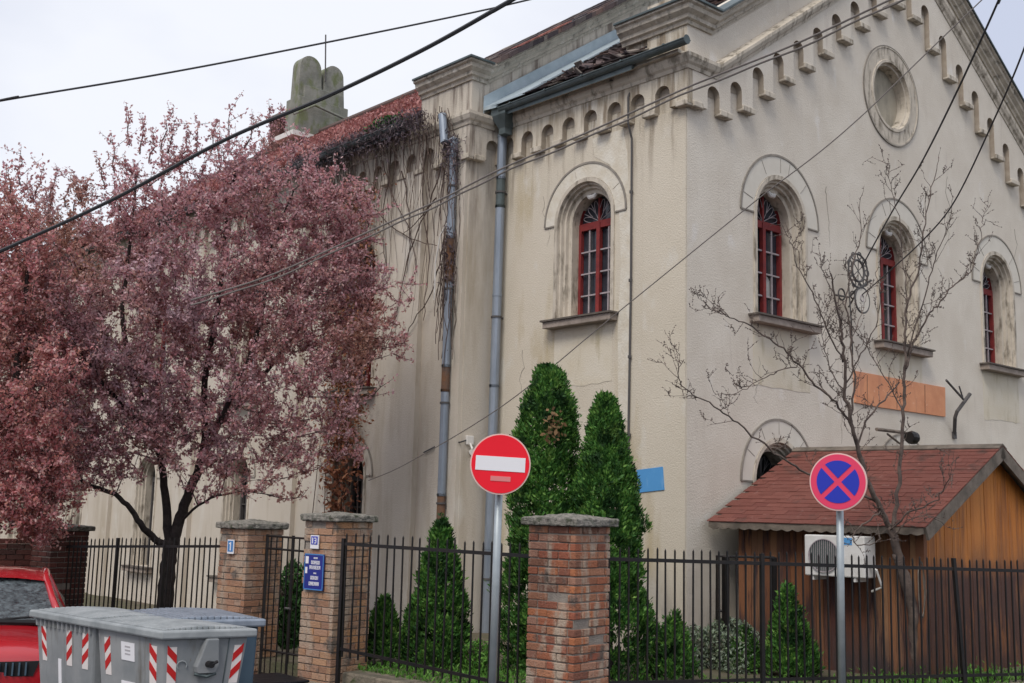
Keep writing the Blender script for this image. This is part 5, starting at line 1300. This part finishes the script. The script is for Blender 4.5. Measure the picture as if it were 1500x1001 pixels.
# grass along the fence foot
mb = MB(); C = []
for i in range(9000):
    s = R.uniform(.4, 9); o = R.uniform(-.5, 1.6); dens = .5+.5*math.sin(s*3.1)+.3*math.sin(s*7)
    if R.random() > .35+.5*dens: continue
    p = PA+dr*s+V((-.309*-1, .951, 0))*o*.6; C.append((p.x, p.y, -.13+R.uniform(0, .07 if R.random() < .8 else .16)))
for i in range(4500):
    p = PA.lerp(PB, R.random())+V((1, 0, 0))*R.uniform(.05, 1.6); C.append((p.x, p.y, -.13+R.uniform(0, .08)))
for i in range(500):
    for q in ((1418, 985), (1450, 985)):
        p = gbase(q[0], q[1], 13.3); C.append((p.x+R.gauss(0, .12), p.y+R.gauss(0, .12), -.12+abs(R.gauss(0, .08))))
leafquads(mb, np.array(C), .03, up=1.5, aspect=.25); o = mb.build('grass', 'weed'); o['kind'] = 'stuff'; o['label'] = 'patchy grass and weeds along the foot of the fence'; o['category'] = 'grass'

# ------------------------------------------------------------------ bare tree in front of the kiosk
BT = gbase(1342, 975, 13.75); bt = thing('bare_tree', BT, 'leafless gnarled fruit tree with long thin twigs in front of the kiosk', 'tree')
wood = MB(); twig = MB(); D = 13.75
def q_(l, d0=D, d1=None):
    d1 = d0 if d1 is None else d1; n = len(l)-1; return [at(x, y, d0+(d1-d0)*i/max(1, n)) for i, (x, y) in enumerate(l)]
limbs(wood, [BT]+q_([(1340, 930), (1334, 880), (1322, 840), (1312, 800), (1305, 772)]), .07, .045, 9, .012)
limbs(wood, q_([(1338, 900), (1330, 850), (1310, 812)]), .06, .03, 7, .01)
main_l = q_([(1306, 775), (1288, 742), (1268, 700), (1256, 655), (1246, 618), (1238, 575), (1236, 530), (1232, 480), (1222, 430), (1216, 400)], D, D-.6)
main_r = q_([(1308, 772), (1316, 710), (1321, 650), (1323, 590), (1326, 540), (1326, 490), (1330, 440), (1345, 400), (1352, 340), (1365, 275), (1375, 235)], D, D+.3)
branches = [(main_l, .045, .010), (main_r, .038, .005),
 (q_([(1285, 735), (1240, 715), (1190, 698), (1150, 675), (1110, 645), (1075, 615), (1040, 590), (1010, 575), (993, 548), (1002, 527)], D, D-1.0), .022, .005),
 (q_([(1246, 620), (1225, 590), (1195, 565), (1170, 535), (1140, 505), (1105, 480), (1070, 465), (1045, 455), (1030, 440)], D-.2, D-.8), .020, .005),
 (q_([(1170, 535), (1140, 545), (1110, 560), (1080, 575), (1045, 580)], D-.4, D-.8), .010, .003),
 (q_([(1246, 618), (1252, 560), (1246, 500), (1240, 450), (1243, 420), (1252, 380), (1262, 330), (1258, 290)], D-.2, D+.4), .020, .004),
 (q_([(1236, 530), (1210, 480), (1190, 430), (1168, 390), (1160, 360), (1150, 340)], D-.3, D-.7), .014, .004),
 (q_([(1256, 655), (1275, 610), (1300, 580), (1318, 560)], D, D+.1), .018, .010),
 (q_([(1322, 600), (1300, 560), (1275, 520), (1262, 490)], D, D+.4), .012, .004),
 (q_([(1326, 540), (1340, 500), (1362, 460), (1380, 440), (1400, 415), (1425, 392), (1436, 350), (1440, 320)], D+.1, D+.6), .018, .004),
 (q_([(1328, 520), (1355, 430), (1370, 380), (1388, 330), (1396, 290)], D+.1, D-.3), .014, .003),
 (q_([(1330, 440), (1322, 380), (1318, 330), (1305, 270), (1300, 240)], D+.1, D+.5), .010, .003),
 (q_([(1306, 775), (1330, 752), (1368, 735), (1385, 712), (1395, 695)], D-.05, D-.7), .016, .005),
 (q_([(1310, 790), (1320, 770), (1350, 755), (1375, 760)], D-.05, D-.5), .010, .004),
 (q_([(1290, 750), (1262, 770), (1250, 790), (1262, 800), (1290, 790)], D-.1, D-.4), .014, .006),
 (q_([(1238, 575), (1215, 540), (1205, 500), (1198, 465)], D-.3, D), .012, .003),
 (q_([(1240, 560), (1262, 520), (1285, 470), (1290, 430), (1282, 400)], D-.3, D-.8), .012, .003),
 (q_([(1246, 500), (1262, 460), (1270, 430)], D, D+.5), .008, .003),
 (q_([(1222, 430), (1205, 400), (1200, 370)], D-.6, D-.4), .006, .002)]
def twigs(pts, r, depth):
    for i in range(2, len(pts)):
        if R.random() < (.62 if depth == 0 else .30):
            p = pts[i]; ax = (pts[i]-pts[i-1]).normalized(); d = (ax*.6+V((R.gauss(0, .55), R.gauss(0, .5), R.gauss(.35, .5)))).normalized()
            L = R.uniform(.08, .36)*(1 if depth == 0 else .5); k = 6; q = [p]
            for s in range(k):
                d = (d+V((R.gauss(0, .16), R.gauss(0, .16), R.gauss(.04, .14)))).normalized(); q.append(q[-1]+d*L/k)
            twig.tube(q, [.0038*(1-.6*s/k)*(1 if depth == 0 else .75) for s in range(k+1)], 4, cap=False)
            for s in q[1:]:    # buds
                if R.random() < .6: e = V((R.gauss(0, .012), R.gauss(0, .012), R.gauss(0, .012))); twig.tube([s, s+e], [.006, .002], 4, cap=False)
            if depth < 2: twigs(q, r, depth+1)
for pts, r0, r1 in branches:
    o = limbs(wood if r0 > .012 else twig, pts, r0*.74, r1*.8, 6, .016); twigs(o, r1, 0)
wood.build('trunk', 'twigbark', bt, smooth=True, recalc=False); twig.build('twigs', 'twigbark', bt, recalc=False)
mb = MB(); c0 = at(1338, 850, 13.5)
for s in range(3):
    mb.tube([c0+V((R.gauss(0, .01), -.1, 0))+V(((.09+.02*s)*math.cos(a)*.6, 0, (.32)*math.sin(a)-.1)) for a in [k*2*PI/20 for k in range(21)]], .008, 5)
mb.build('tied_rope', 'fascia', bt)

# ------------------------------------------------------------------ light
SUN_AZ, SUN_EL = math.radians(246), math.radians(52)     # azimuth clockwise from +Y
w = bpy.data.worlds.new('World'); SC.world = w; w.use_nodes = True; nt = w.node_tree; N = nt.nodes; L = nt.links
bgn = N['Background']; sky = N.new('ShaderNodeTexSky'); sky.sky_type = 'NISHITA'; sky.sun_disc = False
sky.sun_elevation = SUN_EL; sky.sun_rotation = SUN_AZ; sky.air_density = 1; sky.dust_density = 3
tc = N.new('ShaderNodeTexCoord'); mp = N.new('ShaderNodeMapping'); mp.inputs['Scale'].default_value = (1, 1, 2.2); L.new(tc.outputs['Generated'], mp.inputs[0])
nz = N.new('ShaderNodeTexNoise'); nz.inputs['Scale'].default_value = 1.6; nz.inputs['Detail'].default_value = 5; L.new(mp.outputs[0], nz.inputs[0])
cr = N.new('ShaderNodeValToRGB'); e = cr.color_ramp.elements; e[0].position = .35; e[0].color = (4.3, 4.65, 5.7, 1); e[1].position = .62; e[1].color = (6.6, 6.75, 7.2, 1); L.new(nz.outputs[0], cr.inputs[0])
mx = N.new('ShaderNodeMix'); mx.data_type = 'RGBA'; mx.inputs[0].default_value = .93; L.new(sky.outputs[0], mx.inputs[6]); L.new(cr.outputs[0], mx.inputs[7]); L.new(mx.outputs[2], bgn.inputs[0])
bgn.inputs[1].default_value = .1
sl = bpy.data.lights.new('sun', 'SUN'); sl.energy = 1.5; sl.angle = math.radians(25); sl.color = (1, .94, .85); so = bpy.data.objects.new('sun', sl); COL.objects.link(so)
dv = V((math.sin(SUN_AZ)*math.cos(SUN_EL), math.cos(SUN_AZ)*math.cos(SUN_EL), math.sin(SUN_EL))); so.rotation_euler = dv.to_track_quat('Z', 'Y').to_euler(); so.location = (-10, -10, 20)
SC.cycles.max_bounces = 8; SC.cycles.diffuse_bounces = 5; SC.cycles.transparent_max_bounces = 4
